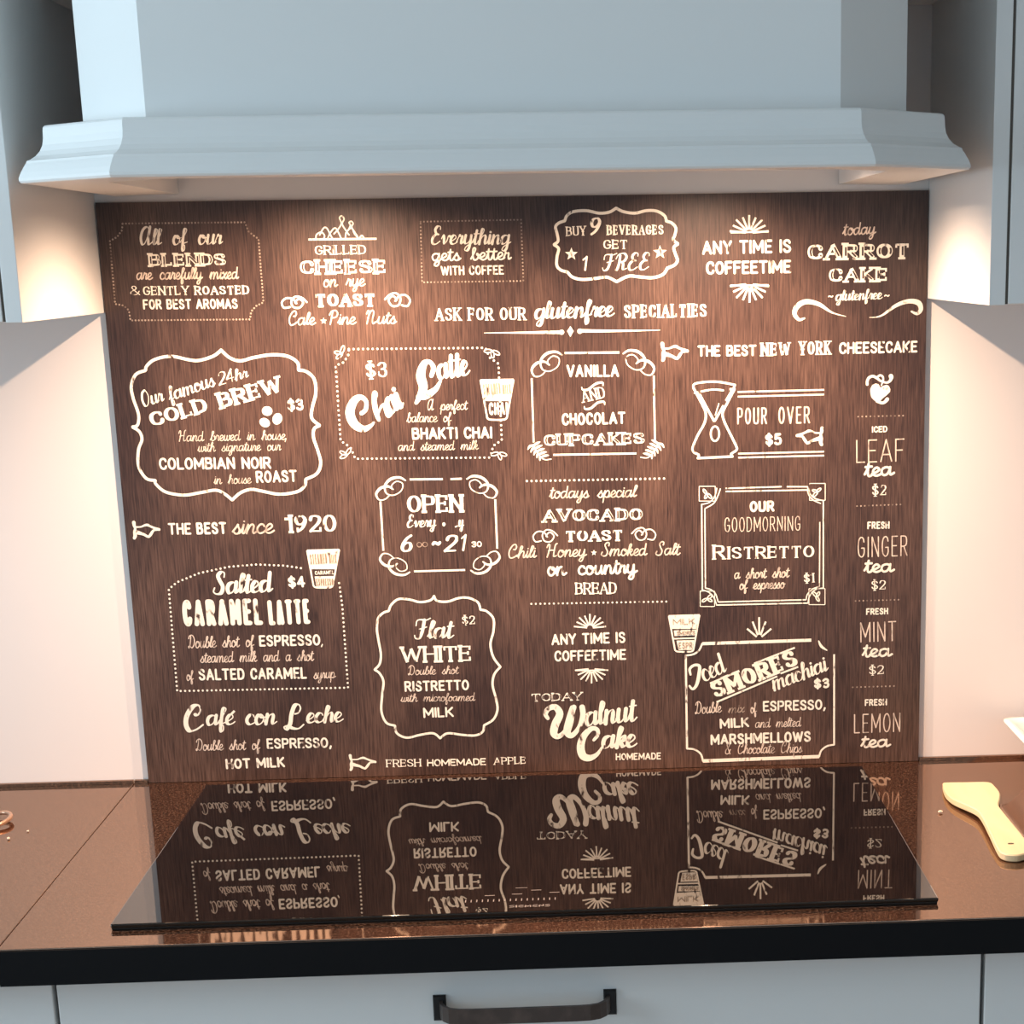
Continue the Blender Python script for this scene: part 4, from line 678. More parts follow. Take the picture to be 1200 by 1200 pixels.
["v",0,[896.3,471.5,2.5,899.7,473.7,2.5,903.1,471.7,2.3,903.2,466.8,2.1,901.3,461.9,1.4]],
["p",0.0,[900.3,459.4,898.1,463.2,894.7,464.3,890.5,462.5,888.2,458.0,888.3,453.0,889.8,448.0,893.2,444.6,898.8,441.6,902.2,446.1,908.1,450.6,911.9,454.2,912.2,457.5,910.1,461.3,907.5,462.4,903.7,461.4]],
["v",0,[896.2,443.7,3.3,902.2,441.5,3.3,906.0,442.7,3.7,908.6,445.6,4.5]]]],
["lettering","cream lettering ICED","ink",[["T","sans","ICED",890.8,406.7,909.4,407.1,7.6,0.2]]],
["lettering","cream lettering tea $2","ink",[["T","round","tea",881.3,354.5,919.5,355.7,18.9,0.15],
["T","serif","$2",891.7,331.9,909.2,332.0,13.2,0.14]]],
["script_lettering","thin script lettering ICED LEAF tea","soft",[["T","thin","LEAF",872.2,371.3,930.3,372.0,27.3,0.055]]],
["dotted_rule","dotted rule between the teas","faint",[["d",1.09,4.91,[874.0,426.0,928.1,426.1]]]],
["dotted_rule","dotted rule between the teas","faint",[["d",1.08,4.8,[873.6,319.9,927.9,320.7]]]],
["dotted_rule","dotted rule between the teas","faint",[["d",1.08,4.8,[872.8,204.5,927.9,204.7]]]],
["dotted_rule","dotted rule between the teas","faint",[["d",1.15,5.13,[870.4,96.8,924.6,97.0]]]],
["lettering","cream lettering FRESH","ink",[["T","sans","FRESH",886.4,291.8,913.5,291.7,9.1,0.2]]],
["lettering","cream lettering tea $2","ink",[["T","round","tea",882.1,238.7,921.1,238.8,18.2,0.15],
["T","serif","$2",892.2,217.5,910.0,217.6,12.0,0.14]]],
["script_lettering","thin script lettering FRESH GINGER tea","soft",[["T","thin","GINGER",874.9,257.5,936.0,258.1,25.2,0.055]]],
["lettering","cream lettering FRESH","ink",[["T","sans","FRESH",886.0,186.8,913.2,186.9,8.2,0.2]]],
["lettering","cream lettering tea $2","ink",[["T","round","tea",881.1,134.2,919.9,134.3,18.0,0.15],
["T","serif","$2",890.6,111.8,909.2,112.4,11.8,0.14]]],
["script_lettering","thin script lettering FRESH MINT tea","soft",[["T","thin","MINT",879.2,152.7,923.7,153.5,25.1,0.06]]],
["lettering","cream lettering FRESH","ink",[["T","sans","FRESH",885.5,72.6,913.3,72.7,8.7,0.2]]],
["lettering","cream lettering tea","ink",[["T","round","tea",880.5,19.2,919.3,19.5,17.4,0.15]]],
["script_lettering","thin script lettering FRESH LEMON tea","soft",[["T","thin","LEMON",872.3,38.1,930.4,38.4,24.6,0.06]]],
["ornamental_frame","white rule frame with corner scrolls around OPEN","ink",[["l",2.36,[338.8,363.3,377.9,362.9]],
["l",2.36,[387.0,362.7,400.3,362.9]],
["l",2.36,[302.7,338.2,302.9,279.4]],
["l",2.36,[439.0,337.6,439.0,278.7]],
["l",2.36,[338.2,253.7,399.4,253.9]],
["v",0,[333.6,362.3,1.7,326.9,365.9,2.7,316.5,364.3,3.3,309.2,356.8,2.7,310.4,347.6,1.7,318.9,345.2,1.4,328.2,350.5,1.3,330.0,358.5,1.3,323.2,361.4,1.3,317.1,356.7,1.3,317.9,352.0,1.3]],
["v",0,[318.6,352.0,1.7,312.6,355.7,2.7,303.8,353.7,3.3,298.3,347.0,2.7,301.3,340.2,1.7,308.3,340.6,1.4,314.1,345.3,1.3]],
["v",0,[406.4,362.4,1.7,413.7,365.7,2.7,424.2,363.6,3.3,431.0,356.1,2.7,428.9,347.3,1.7,419.9,345.4,1.4,410.9,350.8,1.3,409.8,358.7,1.3,417.0,361.2,1.3,422.9,356.3,1.3,421.6,351.9,1.3]],
["v",0,[420.9,351.9,1.7,427.4,355.2,2.7,436.3,352.9,3.3,441.3,346.2,2.7,437.5,339.7,1.7,430.4,340.4,1.4,424.9,345.3,1.3]],
["v",0,[332.9,252.8,1.7,325.6,249.6,2.7,315.1,251.7,3.3,308.4,259.2,2.7,310.7,268.2,1.7,319.6,270.1,1.4,328.6,264.6,1.3,329.6,256.6,1.3,322.3,254.2,1.3,316.6,259.1,1.3,317.9,263.5,1.3]],
["v",0,[318.6,263.5,1.7,312.0,260.2,2.7,303.2,262.5,3.3,298.3,269.2,2.7,302.2,275.7,1.7,309.3,275.0,1.4,314.7,270.2,1.3]],
["v",0,[406.3,253.1,1.7,413.1,249.4,2.7,423.5,251.1,3.3,430.6,258.5,2.7,429.3,267.6,1.7,420.8,270.0,1.4,411.7,264.8,1.3,409.9,256.8,1.3,416.7,253.9,1.3,422.7,258.7,1.3,421.9,263.2,1.3]],
["v",0,[421.2,263.3,1.7,427.3,259.6,2.7,435.9,261.6,3.3,441.4,268.2,2.7,438.2,275.0,1.7,431.3,274.6,1.4,425.6,269.9,1.3]]]],
["lettering","cream lettering OPEN with opening hours 6 to 21","ink",[["T","slab","OPEN",333.8,323.4,400.9,322.7,22.0,0.2],
["T","script","Every",332.5,306.1,368.3,306.2,14.5,0.15],
["p",0.0,[378.6,309.2,378.3,308.2,377.7,307.4,376.9,306.9,376.1,306.9,375.3,307.4,374.8,308.3,374.7,309.3,374.9,310.4,375.5,311.2,376.3,311.6,377.2,311.6,377.9,311.1,378.4,310.3]],
["T","script","y",392.9,305.3,401.4,305.5,14.5,0.15],
["l",1.57,[389.7,305.7,392.9,307.0]],
["T","bold9","6",323.7,276.2,339.4,276.5,22.3,0.18],
["T","sans","~",361.0,279.7,372.8,280.2,14.1,0.25],
["T","bold9","21",374.2,275.3,404.4,275.9,22.0,0.19],
["T","sans","30",408.4,281.0,420.8,281.1,7.2,0.2]]],
["lettering","faint worn minutes after 6 in the opening hours","faint",[["T","sans","00",342.9,282.4,356.3,282.6,6.3,0.14]]],
["dotted_rule","dotted rule above todays special AVOCADO","ink",[["d",1.46,5.64,[477.5,358.4,643.7,357.9]]]],
["dotted_rule","dotted rule below country BREAD","ink",[["d",1.27,5.46,[477.4,210.7,642.6,209.5]]]],
["lettering","cream lettering AVOCADO TOAST","ink",[["T","inline","AVOCADO",494.0,308.5,614.6,307.9,16.4],
["T","slab","TOAST",520.8,284.5,590.5,284.3,14.6]]],
["lettering","cream lettering on country BREAD","ink",[["p",0.0,[555.0,274.8,555.9,272.3,558.5,272.1,556.4,270.5,557.0,267.9,554.9,269.4,552.6,268.0,553.4,270.6,551.3,272.3,554.0,272.3]],
["T","round","on country",497.9,244.2,607.6,244.7,19.7,0.13],
["T","slab","BREAD",531.1,220.7,581.4,220.2,14.9,0.15]]],
["script_lettering","thin script lettering todays special","soft",[["T","cursive","todays special",502.9,337.1,609.5,336.4,15.7,0.1]]],
["script_lettering","thin script lettering Chili Honey","soft",[["T","cursive","Chili Honey",452.0,266.5,546.7,266.7,16.0,0.1]]],
["script_lettering","thin script lettering Smoked Salt","soft",[["T","cursive","Smoked Salt",563.1,266.5,660.1,265.7,16.0,0.1]]],
["knot_ornament","loop knot left of TOAST under AVOCADO","ink",[["c",1.64,[511.7,292.7,505.9,298.4,498.4,299.7,493.7,293.9,495.9,286.7,503.1,285.7,507.5,292.0,502.8,296.9,498.2,293.0,499.6,291.4]],
["c",1.64,[499.1,292.2,495.3,297.1,487.9,298.0,482.6,292.6,485.0,286.1,492.0,286.8]]]],
["knot_ornament","loop knot right of TOAST under AVOCADO","ink",[["c",1.64,[601.1,293.0,607.1,298.5,614.5,299.5,618.8,293.4,616.3,286.2,609.2,285.5,605.2,292.1,610.0,296.8,614.4,292.7,612.9,291.1]],
["c",1.64,[613.5,291.9,617.4,296.7,624.8,297.3,629.8,291.5,627.0,285.1,620.2,286.1]]]],
["ornamental_frame","double line square frame with corner tiles around RISTRETTO","ink",[["l",1.68,[714.8,344.6,782.4,345.1]],
["l",1.68,[788.6,345.0,813.5,344.4]],
["l",1.68,[714.8,340.9,813.5,340.5]],
["c",1.44,[813.5,344.4,816.0,336.8,822.3,330.5,832.7,327.3]],
["c",1.44,[813.5,340.5,815.3,334.3,820.3,328.5,829.3,324.1]],
["l",1.68,[832.7,327.3,833.2,221.5]],
["l",1.44,[828.6,301.8,828.4,223.4]],
["c",1.44,[833.2,221.5,822.6,219.2,816.3,211.7,814.5,203.4]],
["c",1.44,[828.4,223.4,820.1,220.5,813.8,214.3,812.0,207.5]],
["l",1.68,[702.7,203.7,814.5,203.4]],
["l",1.68,[704.5,207.4,812.0,207.5]],
["c",1.44,[702.7,203.7,699.0,213.4,692.8,219.9,685.3,222.6]],
["c",1.44,[704.5,207.4,701.5,217.1,696.6,222.3,689.1,225.0]],
["l",1.68,[685.3,222.6,685.8,326.1]],
["l",1.44,[689.1,225.0,689.7,321.1]],
["c",1.44,[685.8,326.1,695.3,328.3,701.6,335.6,704.2,344.9]],
["c",1.44,[689.7,321.1,700.2,327.0,705.3,335.5,708.4,344.0]],
["l",0.96,[683.1,347.8,702.4,347.4]],
["l",0.96,[702.4,347.4,702.3,329.7]],
["l",0.96,[702.3,329.7,682.9,330.1]],
["l",0.96,[682.9,330.1,683.1,347.8]],
["o",1.44,[697.8,333.3,697.1,333.1,695.9,333.5,694.7,334.4,693.6,335.6,692.8,336.9,692.4,338.0,692.7,338.7,693.4,338.9,694.5,338.5,695.8,337.7,696.9,336.5,697.7,335.2,698.0,334.1]],
["o",1.44,[689.9,333.0,689.5,333.5,689.5,334.5,689.8,335.8,690.4,337.1,691.2,338.1,692.0,338.7,692.7,338.7,693.1,338.2,693.1,337.2,692.8,335.9,692.2,334.6,691.4,333.6,690.6,333.0]],
["o",1.44,[688.1,344.1,688.7,344.1,689.6,343.6,690.6,342.7,691.4,341.5,691.9,340.3,692.0,339.3,691.7,338.8,691.0,338.7,690.2,339.2,689.2,340.1,688.4,341.3,687.9,342.5,687.8,343.5]],
["l",0.96,[816.0,348.3,834.9,347.9]],
["l",0.96,[834.9,347.9,835.0,327.7]],
["l",0.96,[835.0,327.7,816.0,328.1]],
["l",0.96,[816.0,328.1,816.0,348.3]],
["o",1.44,[820.5,332.6,820.2,333.4,820.5,334.5,821.3,335.8,822.4,337.0,823.6,337.8,824.7,338.2,825.5,338.0,825.7,337.3,825.5,336.2,824.7,334.9,823.6,333.7,822.4,332.8,821.3,332.4]],
["o",1.44,[819.4,340.4,819.9,340.8,820.9,340.9,822.2,340.7,823.6,340.2,824.7,339.5,825.4,338.7,825.5,338.0,825.0,337.6,824.0,337.5,822.6,337.7,821.3,338.3,820.2,339.0,819.5,339.8]],
["o",1.44,[829.5,342.0,829.7,341.3,829.3,340.4,828.4,339.4,827.3,338.5,826.1,338.0,825.1,337.8,824.5,338.1,824.4,338.7,824.8,339.6,825.6,340.6,826.7,341.5,827.9,342.1,828.9,342.3]],
["l",0.96,[682.7,221.4,700.3,220.9]],
["l",0.96,[700.3,220.9,700.1,202.0]],
["l",0.96,[700.1,202.0,682.5,202.4]],
["l",0.96,[682.5,202.4,682.7,221.4]],
["o",1.44,[697.2,216.4,697.4,215.7,696.9,214.6,696.0,213.4,694.7,212.3,693.3,211.6,692.1,211.4,691.4,211.7,691.3,212.5,691.7,213.5,692.7,214.7,694.0,215.8,695.4,216.5,696.5,216.7]],
["o",1.44,[697.1,208.4,696.5,208.0,695.5,208.1,694.2,208.5,693.0,209.2,692.0,210.1,691.4,211.0,691.4,211.7,692.0,212.0,693.0,212.0,694.3,211.6,695.6,210.8,696.6,209.9,697.1,209.1]],
["o",1.44,[684.9,208.5,684.9,209.1,685.4,210.0,686.4,210.9,687.7,211.6,688.9,212.0,690.0,212.1,690.5,211.7,690.6,211.0,690.0,210.2,689.0,209.3,687.8,208.5,686.5,208.1,685.5,208.1]],
["l",0.96,[815.5,221.1,835.2,220.7]],
["l",0.96,[835.2,220.7,835.3,200.9]],
["l",0.96,[835.3,200.9,815.6,201.4]],
["l",0.96,[815.6,201.4,815.5,221.1]],
["o",1.44,[820.3,216.8,821.1,217.0,822.2,216.5,823.4,215.6,824.6,214.3,825.4,212.9,825.7,211.8,825.4,211.0,824.6,210.9,823.5,211.3,822.3,212.3,821.1,213.6,820.4,214.9,820.1,216.1]],
["o",1.44,[828.4,216.8,828.7,216.2,828.8,215.2,828.4,213.9,827.8,212.6,826.9,211.6,826.1,211.0,825.4,211.0,825.0,211.6,825.0,212.6,825.3,213.9,826.0,215.2,826.8,216.2,827.7,216.8]],
["o",1.44,[828.0,205.4,827.3,205.4,826.4,205.9,825.5,206.9,824.7,208.1,824.2,209.4,824.1,210.4,824.4,211.0,825.1,211.1,826.0,210.5,826.9,209.6,827.7,208.3,828.2,207.0,828.3,206.0]]]],
["lettering","cream lettering OUR","ink",[["T","sans","OUR",743.7,315.4,773.6,315.5,13.4,0.22]]],
["lettering","cream lettering R ISTRETTO","ink",[["T","serif","R",698.2,259.2,714.0,259.3,18.2,0.2],
["T","serif","ISTRETTO",716.5,259.3,822.0,258.8,15.4,0.2]]],
["lettering","cream lettering $1","ink",[["T","serif","$1",809.4,228.1,822.1,228.6,11.5,0.17]]],
["script_lettering","thin script lettering GOODMORNING","soft",[["T","thin","GOODMORNING",713.1,292.0,804.8,291.9,17.8,0.06]]],
["script_lettering","thin script lettering a short shot of espresso","soft",[["T","cursive","a short shot",724.3,235.0,792.3,235.4,13.9,0.1],
["T","cursive","of espresso",730.5,221.7,787.2,222.1,13.4,0.1]]],
["dotted_border","dotted arch border around Salted CARAMEL LATTE","ink",[["d",1.39,5.33,[247.8,241.7,250.0,212.6,250.6,113.3,44.4,114.7,44.8,198.4,45.0,239.4,55.6,247.5,82.4,257.7,118.3,264.5,151.6,266.5,184.5,264.3,205.6,260.5]]]],
["lettering","cream lettering Salted $4 CARAMEL LATTE ESPRESSO ,","ink",[["T","script","Salted",95.8,230.9,170.4,232.7,25.9,0.16],
["T","sans","$4",187.3,237.1,207.6,237.8,13.9,0.2],
["T","sans","CARAMEL",58.6,193.7,153.8,193.2,32.4,0.17],
["T","sans","LATTE",160.9,192.5,210.6,193.2,30.6,0.17],
["T","sans","ESPRESSO",147.3,166.8,220.8,166.3,13.9],
["T","sans",",",221.2,166.1,223.6,166.0,11.6,0.12]]],
["lettering","cream lettering SALTED CARAMEL","ink",[["T","sans","SALTED CARAMEL",71.7,127.0,201.7,125.7,14.4]]],
["script_lettering","thin script lettering Double shot of steamed milk and a shot syrup","soft",[["T","cursive","Double shot of",61.9,167.0,141.8,166.9,15.8,0.075],
["T","cursive","steamed milk and a shot",74.7,148.8,212.3,147.6,14.8,0.075],
["T","cursive","syrup",209.6,125.0,236.9,125.8,13.9,0.075]]],
["script_lettering","thin script lettering of","soft",[["T","cursive","of",56.9,127.2,66.0,127.4,13.9,0.075]]],
["cup_drawing","white latte cup drawing beside Salted CARAMEL LATTE","ink",[["l",2.08,[212.2,281.8,250.5,281.9]],
["l",2.08,[212.2,281.8,217.1,239.3]],
["l",2.08,[250.5,281.9,240.1,238.8]],
["c",2.08,[217.1,239.3,220.8,237.0,236.1,236.6,240.1,238.8]],
["p",0.0,[212.2,281.8,250.5,281.9,245.2,258.5,214.5,259.3]],
["p",0.0,[219.1,250.5,243.3,250.4,240.1,237.0,220.6,237.5]]]],
["cup_lettering","grey lettering Steamed Milk","cupprint",[["T","thin","Steamed",215.4,265.2,235.5,266.0,12.0,0.09],
["T","thin","Milk",237.9,265.9,246.7,266.2,10.4,0.09]]],
["cup_lettering","grey lettering ESPRESSO","cupprint",[["T","thin","ESPRESSO",220.8,239.4,241.0,239.4,8.3,0.12]]],
["cup_lettering","white lettering on the dark band of the salted caramel cup","ink",[["T","sans","CARAMEL",219.7,252.4,242.5,252.6,4.6,0.2]]],
["lettering","cream lettering C afe con L eche ESPRESSO,","ink",[["T","script","C",49.7,62.4,75.2,64.3,31.0,0.17],
["T","script","afe",76.1,70.1,112.8,70.6,24.0,0.15],
["l",2.69,[106.9,83.9,111.5,88.3]],
["T","script","con",123.5,69.7,163.4,69.4,24.4,0.15],
["T","script","L",167.8,61.7,196.4,62.7,30.2,0.15],
["T","script","eche",195.8,69.8,244.1,70.3,23.2,0.15],
["T","sans","ESPRESSO,",147.2,39.4,226.3,38.5,13.2]]],
["lettering","cream lettering HOT MILK","ink",[["T","sans","HOT MILK",95.5,15.0,167.6,15.6,13.2,0.2]]],
["script_lettering","thin script lettering Cafe con Leche with hot milk","soft",[["T","cursive","Double shot of",60.7,39.5,139.5,38.7,14.5,0.075]]],
["ornamental_frame","white bracket frame around Flat WHITE","ink",[["b",2.85,[360.6,223.1,363.9,217.4,376.6,216.1,390.6,220.1,402.4,219.8,413.0,214.2,415.6,205.5,416.0,205.1,423.4,202.9,430.9,193.7,430.3,178.7,426.0,162.6,428.9,146.4,436.8,134.4,436.8,134.0,429.1,125.0,426.5,111.8,429.8,95.3,431.2,80.9,425.7,68.7,414.4,61.8,414.0,61.4,412.0,53.6,402.8,49.1,386.8,50.2,368.8,52.7,359.5,46.8,359.3,46.8,350.8,53.3,334.7,51.6,318.5,48.6,306.8,54.5,304.9,63.9,304.5,64.3,294.5,68.3,289.4,82.8,291.5,103.2,294.0,119.5,290.1,129.8,284.4,134.6,284.4,135.0,290.7,141.9,292.8,154.0,291.0,170.2,289.8,184.3,291.9,197.3,298.2,204.1,304.8,206.3,305.3,206.7,308.6,213.8,317.8,220.6,331.5,219.6,343.2,216.3,356.0,218.2,360.6,223.1]]]],
["lettering","cream lettering Flat $2 WHITE","ink",[["T","script","Flat",332.9,170.7,384.4,170.8,24.0,0.15],
["T","serif","$2",393.0,187.3,408.9,187.5,11.0,0.15],
["T","slab","WHITE",316.5,141.6,402.3,141.6,20.9,0.19]]],
["lettering","cream lettering RISTRETTO","ink",[["T","sans","RISTRETTO",319.1,106.2,397.7,106.1,13.3,0.18]]],
["lettering","cream lettering MILK","ink",[["T","sans","MILK",340.3,72.8,377.4,73.1,12.9,0.18]]],
["script_lettering","thin script lettering Double shot","soft",[["T","cursive","Double shot",324.2,126.8,386.7,126.8,11.8,0.075]]],
["script_lettering","thin script lettering with microfoamed","soft",[["T","cursive","with microfoamed",313.3,93.6,404.7,92.5,11.4,0.075]]],
["pointing_hand","white pointing hand before FRESH HOMEMADE APPLE","ink",[["v",0,[248.0,28.0,3.8,248.4,24.1,3.2,249.3,20.9,2.7,248.7,16.8,3.8,248.8,12.6,3.8,247.6,9.9,3.2]],
["v",0,[250.1,22.8,1.7,256.3,22.8,1.7,260.9,24.3,2.3,264.4,24.6,2.9,267.8,23.1,2.3,272.2,21.1,2.5,275.6,19.7,3.2,278.3,19.0,3.0]],
["v",0,[250.4,16.7,4.6,255.2,15.3,3.6,259.3,14.0,2.9,262.6,12.0,2.9,265.3,10.9,2.5]],
["v",0,[265.3,10.9,2.5,267.6,13.3,3.0,269.8,16.2,2.9,272.0,18.4,2.3,275.5,18.7,2.3]]]],
["lettering","cream lettering FRESH HOMEMADE","ink",[["T","serif","FRESH",291.4,11.8,334.2,11.5,9.9,0.16],
["T","sans","HOMEMADE",341.6,11.3,414.2,10.8,9.1,0.18]]],
["lettering","cream lettering APPLE","ink",[["T","serif","APPLE",423.7,11.0,463.4,11.1,9.5,0.16]]],
["sunburst_ornament","white sunburst fan above the lower ANY TIME IS","ink",[["l",1.91,[551.1,179.6,567.1,180.7]],
["l",1.91,[550.7,180.7,564.0,186.3]],
["l",1.91,[550.0,181.7,561.0,192.0]],
["l",1.91,[548.9,182.3,554.5,194.4]],
["l",1.91,[547.6,182.5,548.0,196.8]],
["l",1.91,[546.4,182.4,541.5,194.7]],
["l",1.91,[545.3,181.8,534.8,192.7]],
["l",1.91,[544.5,180.9,531.5,187.2]],
["l",1.91,[544.1,179.8,528.1,181.7]]]],
["sunburst_ornament","white sunburst fan below the lower COFFEETIME","ink",[["l",1.91,[551.8,128.4,568.5,126.4]],
["l",1.91,[551.4,127.2,564.9,120.6]],
["l",1.91,[550.5,126.3,561.5,114.9]],
["l",1.91,[549.4,125.7,554.5,112.8]],
["l",1.91,[548.1,125.5,547.6,110.5]],
["l",1.91,[546.7,125.8,540.9,113.1]],
["l",1.91,[545.6,126.4,534.1,115.6]],
["l",1.91,[544.8,127.4,531.0,121.6]],
["l",1.91,[544.5,128.6,527.7,127.4]],
["l",1.56,[528.3,127.1,567.7,126.6]]]],
["lettering","cream lettering ANY TIME IS COFFEETIME above Walnut Cake","ink",[["T","sans","ANY TIME IS",500.2,159.2,590.4,159.8,13.9],
["T","sans","COFFEETIME",503.2,138.9,590.8,138.8,13.5]]],
["lettering","cream lettering TODAY Walnut Cake homemade","ink",[["T","inline","TODAY",473.1,89.3,536.4,89.5,10.8,0.22],
["v",0,[492.5,68.1,4.5,490.0,73.8,5.6,493.9,80.3,6.3,502.2,82.0,7.6,507.4,73.3,9.0,501.5,60.3,9.7,499.3,49.0,9.0,505.6,45.0,6.3,516.1,56.1,4.9,525.1,81.3,6.3]],
["v",0,[523.3,80.4,6.9,519.1,63.6,10.1,515.9,50.4,9.0,521.3,45.5,6.6,530.8,55.7,5.6,535.8,70.6,6.6,535.2,81.0,6.9]],
["T","script","alnut",538.2,55.8,605.7,61.5,32.1,0.14],
["v",0,[548.4,39.0,3.8,553.6,45.5,4.5,552.8,52.2,5.2,545.5,53.4,6.3,536.0,44.1,8.3,531.9,31.0,9.7,534.4,19.4,9.7,542.6,16.3,8.0,552.0,20.8,4.9,558.7,30.2,2.4]],
["T","script","ake",557.7,27.0,604.0,27.9,29.5,0.16],
["T","sans","HOMEMADE",574.9,12.3,631.2,11.8,9.0,0.18]]],
["ornamental_frame","white frame with concave corners around Iced SMORES","ink",[["l",3.85,[684.4,156.4,818.7,157.3]],
["c",2.31,[684.4,156.4,680.3,148.3,673.4,143.6,663.9,142.2]],
["l",2.56,[663.9,142.2,663.8,24.7]],
["c",2.31,[663.8,24.7,673.1,23.3,680.7,17.4,683.4,8.3]],
["l",4.36,[683.4,8.3,828.8,9.7]],
["c",2.31,[828.8,9.7,831.5,17.3,838.4,22.7,847.5,24.4]],
["l",2.31,[847.5,24.4,846.9,139.0]],
["v",0,[827.7,156.0,1.5,831.0,149.3,3.3,837.8,144.2,1.5]],
["l",2.31,[757.3,163.1,769.3,172.8]],
["l",2.31,[756.1,165.2,762.5,181.8]],
["l",2.31,[754.4,166.0,754.5,187.4]],
["l",2.31,[752.7,165.3,746.4,182.2]],
["l",2.31,[751.4,163.2,739.6,173.6]]]],
["lettering","cream lettering Iced SMORES machiato","ink",[["v",0,[669.5,118.3,2.6,668.6,125.2,3.3,674.0,129.8,3.3,680.5,128.5,3.8,679.9,118.0,4.4,677.0,105.7,4.1,672.0,100.0,3.1,668.0,104.0,2.6]],
["T","script","ced",686.8,107.9,716.9,121.7,27.7,0.11],
["T","slab","SMORES",699.9,85.9,803.8,126.3,23.6,0.28],
["T","script","machiai",771.0,93.9,842.1,119.2,23.6,0.12],
["T","sans","$3",822.2,96.1,841.4,96.7,12.8,0.22],
["l",2.31,[693.3,106.6,720.7,117.5]],
["l",2.31,[748.0,130.0,798.3,148.5]],
["l",2.31,[701.2,82.8,776.5,113.2]],
["l",2.31,[780.6,116.7,802.4,124.4]],
["T","sans","ESPRESSO,",758.6,69.2,836.8,69.5,13.3],
["T","sans","MILK",705.0,48.8,741.5,50.0,12.8,0.2],
["T","sans","MARSHMELLOWS",693.2,28.3,818.2,29.0,13.8,0.19]]],
["script_lettering","thin script lettering Double","soft",[["T","cursive","Double",674.3,68.2,707.9,69.5,15.4,0.075]]],
["script_lettering","thin script lettering of and melted","soft",[["T","cursive","of",743.5,67.1,751.7,68.0,14.4,0.075],
["T","cursive","and melted",748.9,48.7,806.6,48.7,13.3,0.072]]],
["script_lettering","thin script lettering & Chocolate Chips","soft",[["T","cursive","& Chocolate Chips",711.0,16.0,808.0,15.4,14.4,0.072]]],
["lettering","faint worn word before of ESPRESSO under SMORES","faint",[["T","cursive","mix",715.3,67.9,736.1,68.7,12.8,0.072]]],
["cup_drawing","white cup drawing at the corner of the Iced SMORES frame","ink",[["l",2.05,[643.9,191.8,681.6,192.0]],
["l",2.05,[643.9,191.8,650.8,149.6]],
["l",2.05,[681.6,192.0,673.5,149.0]],
["c",2.05,[650.8,149.6,654.5,147.3,669.7,146.9,673.5,149.0]],
["p",0.0,[643.9,191.8,681.6,192.0,678.7,174.9,646.4,175.7]],
["l",1.8,[648.6,163.4,676.7,163.7]],
["p",0.0,[652.9,161.1,674.5,161.1,672.1,149.1,655.4,149.0]],
["p",0.0,[649.8,173.7,677.9,174.1,676.2,167.0,650.8,166.6]]]],
["cup_lettering","grey lettering MILK","cupprint",[["T","thin","MILK",648.9,180.8,675.8,181.2,7.2,0.1]]],
["cup_lettering","grey lettering SMORES","cupprint",[["T","sans","SMORES",653.5,167.6,675.7,168.1,5.1,0.14]]],
["cup_lettering","grey lettering ESPR","cupprint",[["T","thin","ESPR",655.4,151.2,672.2,151.3,7.7,0.12]]]]''')
for name, label, inkn, ents in PRINT:
    ink, cut = Ink(), Ink()
    for e in ents: draw(ink, cut, e)
    if inkn in ('cut', 'cupprint'): ink.v = [(x, y - 0.0004, z) for x, y, z in ink.v]
    o = part(link(name, ink.v, ink.f, M[inkn], panel), label)
    if cut.v: part(link('lettering_inline', cut.v, cut.f, M['cut'], o), 'dark inline cut inside the slab letters')

# ------------------------------------------------------------------ things on the worktop
SP = [(0.484, -0.1383), (0.4883, -0.1358), (0.514, -0.1375), (0.5387, -0.1404), (0.5423, -0.1597), (0.5412, -0.1914), (0.5347, -0.2217), (0.5272, -0.2511), (0.5261, -0.2884), (0.5265, -0.3322), (0.5273, -0.3793), (0.5284, -0.4104), (0.523, -0.4265), (0.5156, -0.4314), (0.508, -0.4352), (0.4993, -0.4331), (0.4943, -0.4281), (0.4919, -0.4159), (0.4946, -0.3636), (0.4985, -0.3036), (0.4983, -0.2694), (0.4916, -0.2444), (0.4823, -0.2159), (0.4795, -0.1873), (0.4816, -0.1557)]
sp = thing('wooden_spatula', 'pale wooden spatula with a slanted blade lying right of the hob', 'spatula', (0.51, -0.29, WT))
SP = crom(SP + SP[:1], 3)[:-1]
nsp = len(SP)
zz = lambda x, y: WT + 0.0040 + 0.0035 * max(0, min(1, (-0.16 - y) / 0.12)) - 0.0035 * max(0, min(1, (-0.36 - y) / 0.08))
def inset(d):
    r = []
    for i, (x, y) in enumerate(SP):
        a, b = SP[i - 1], SP[(i + 1) % nsp]; t = Vector((b[0] - a[0], b[1] - a[1])).normalized()
        r.append((x + t.y * d, y - t.x * d))
    return r
rings = [(inset(0.0012), -0.0038), (SP, -0.0026), (SP, 0.0030), (inset(0.0012), 0.0042)]
V = [(x, y, zz(x, y) + h) for pts, h in rings for x, y in pts]
F = [[k * nsp + i, k * nsp + (i + 1) % nsp, (k + 1) * nsp + (i + 1) % nsp, (k + 1) * nsp + i] for k in range(3) for i in range(nsp)] + [list(range(nsp))[::-1], [3 * nsp + i for i in range(nsp)]]
link('spatula_body', V, F, M['beech'], sp)
part(link('hang_hole', [(0.5088 + 0.0032 * math.cos(i * math.pi / 6), -0.3989 + 0.0018 * math.sin(i * math.pi / 6), zz(0.5, -0.3989) + h) for h in (0.0030, 0.0045) for i in range(12)],
     [list(range(12))[::-1], list(range(12, 24))] + [[i, (i + 1) % 12, 12 + (i + 1) % 12, 12 + i] for i in range(12)], M['crumbdark'], sp), 'small dark hole in the handle end')
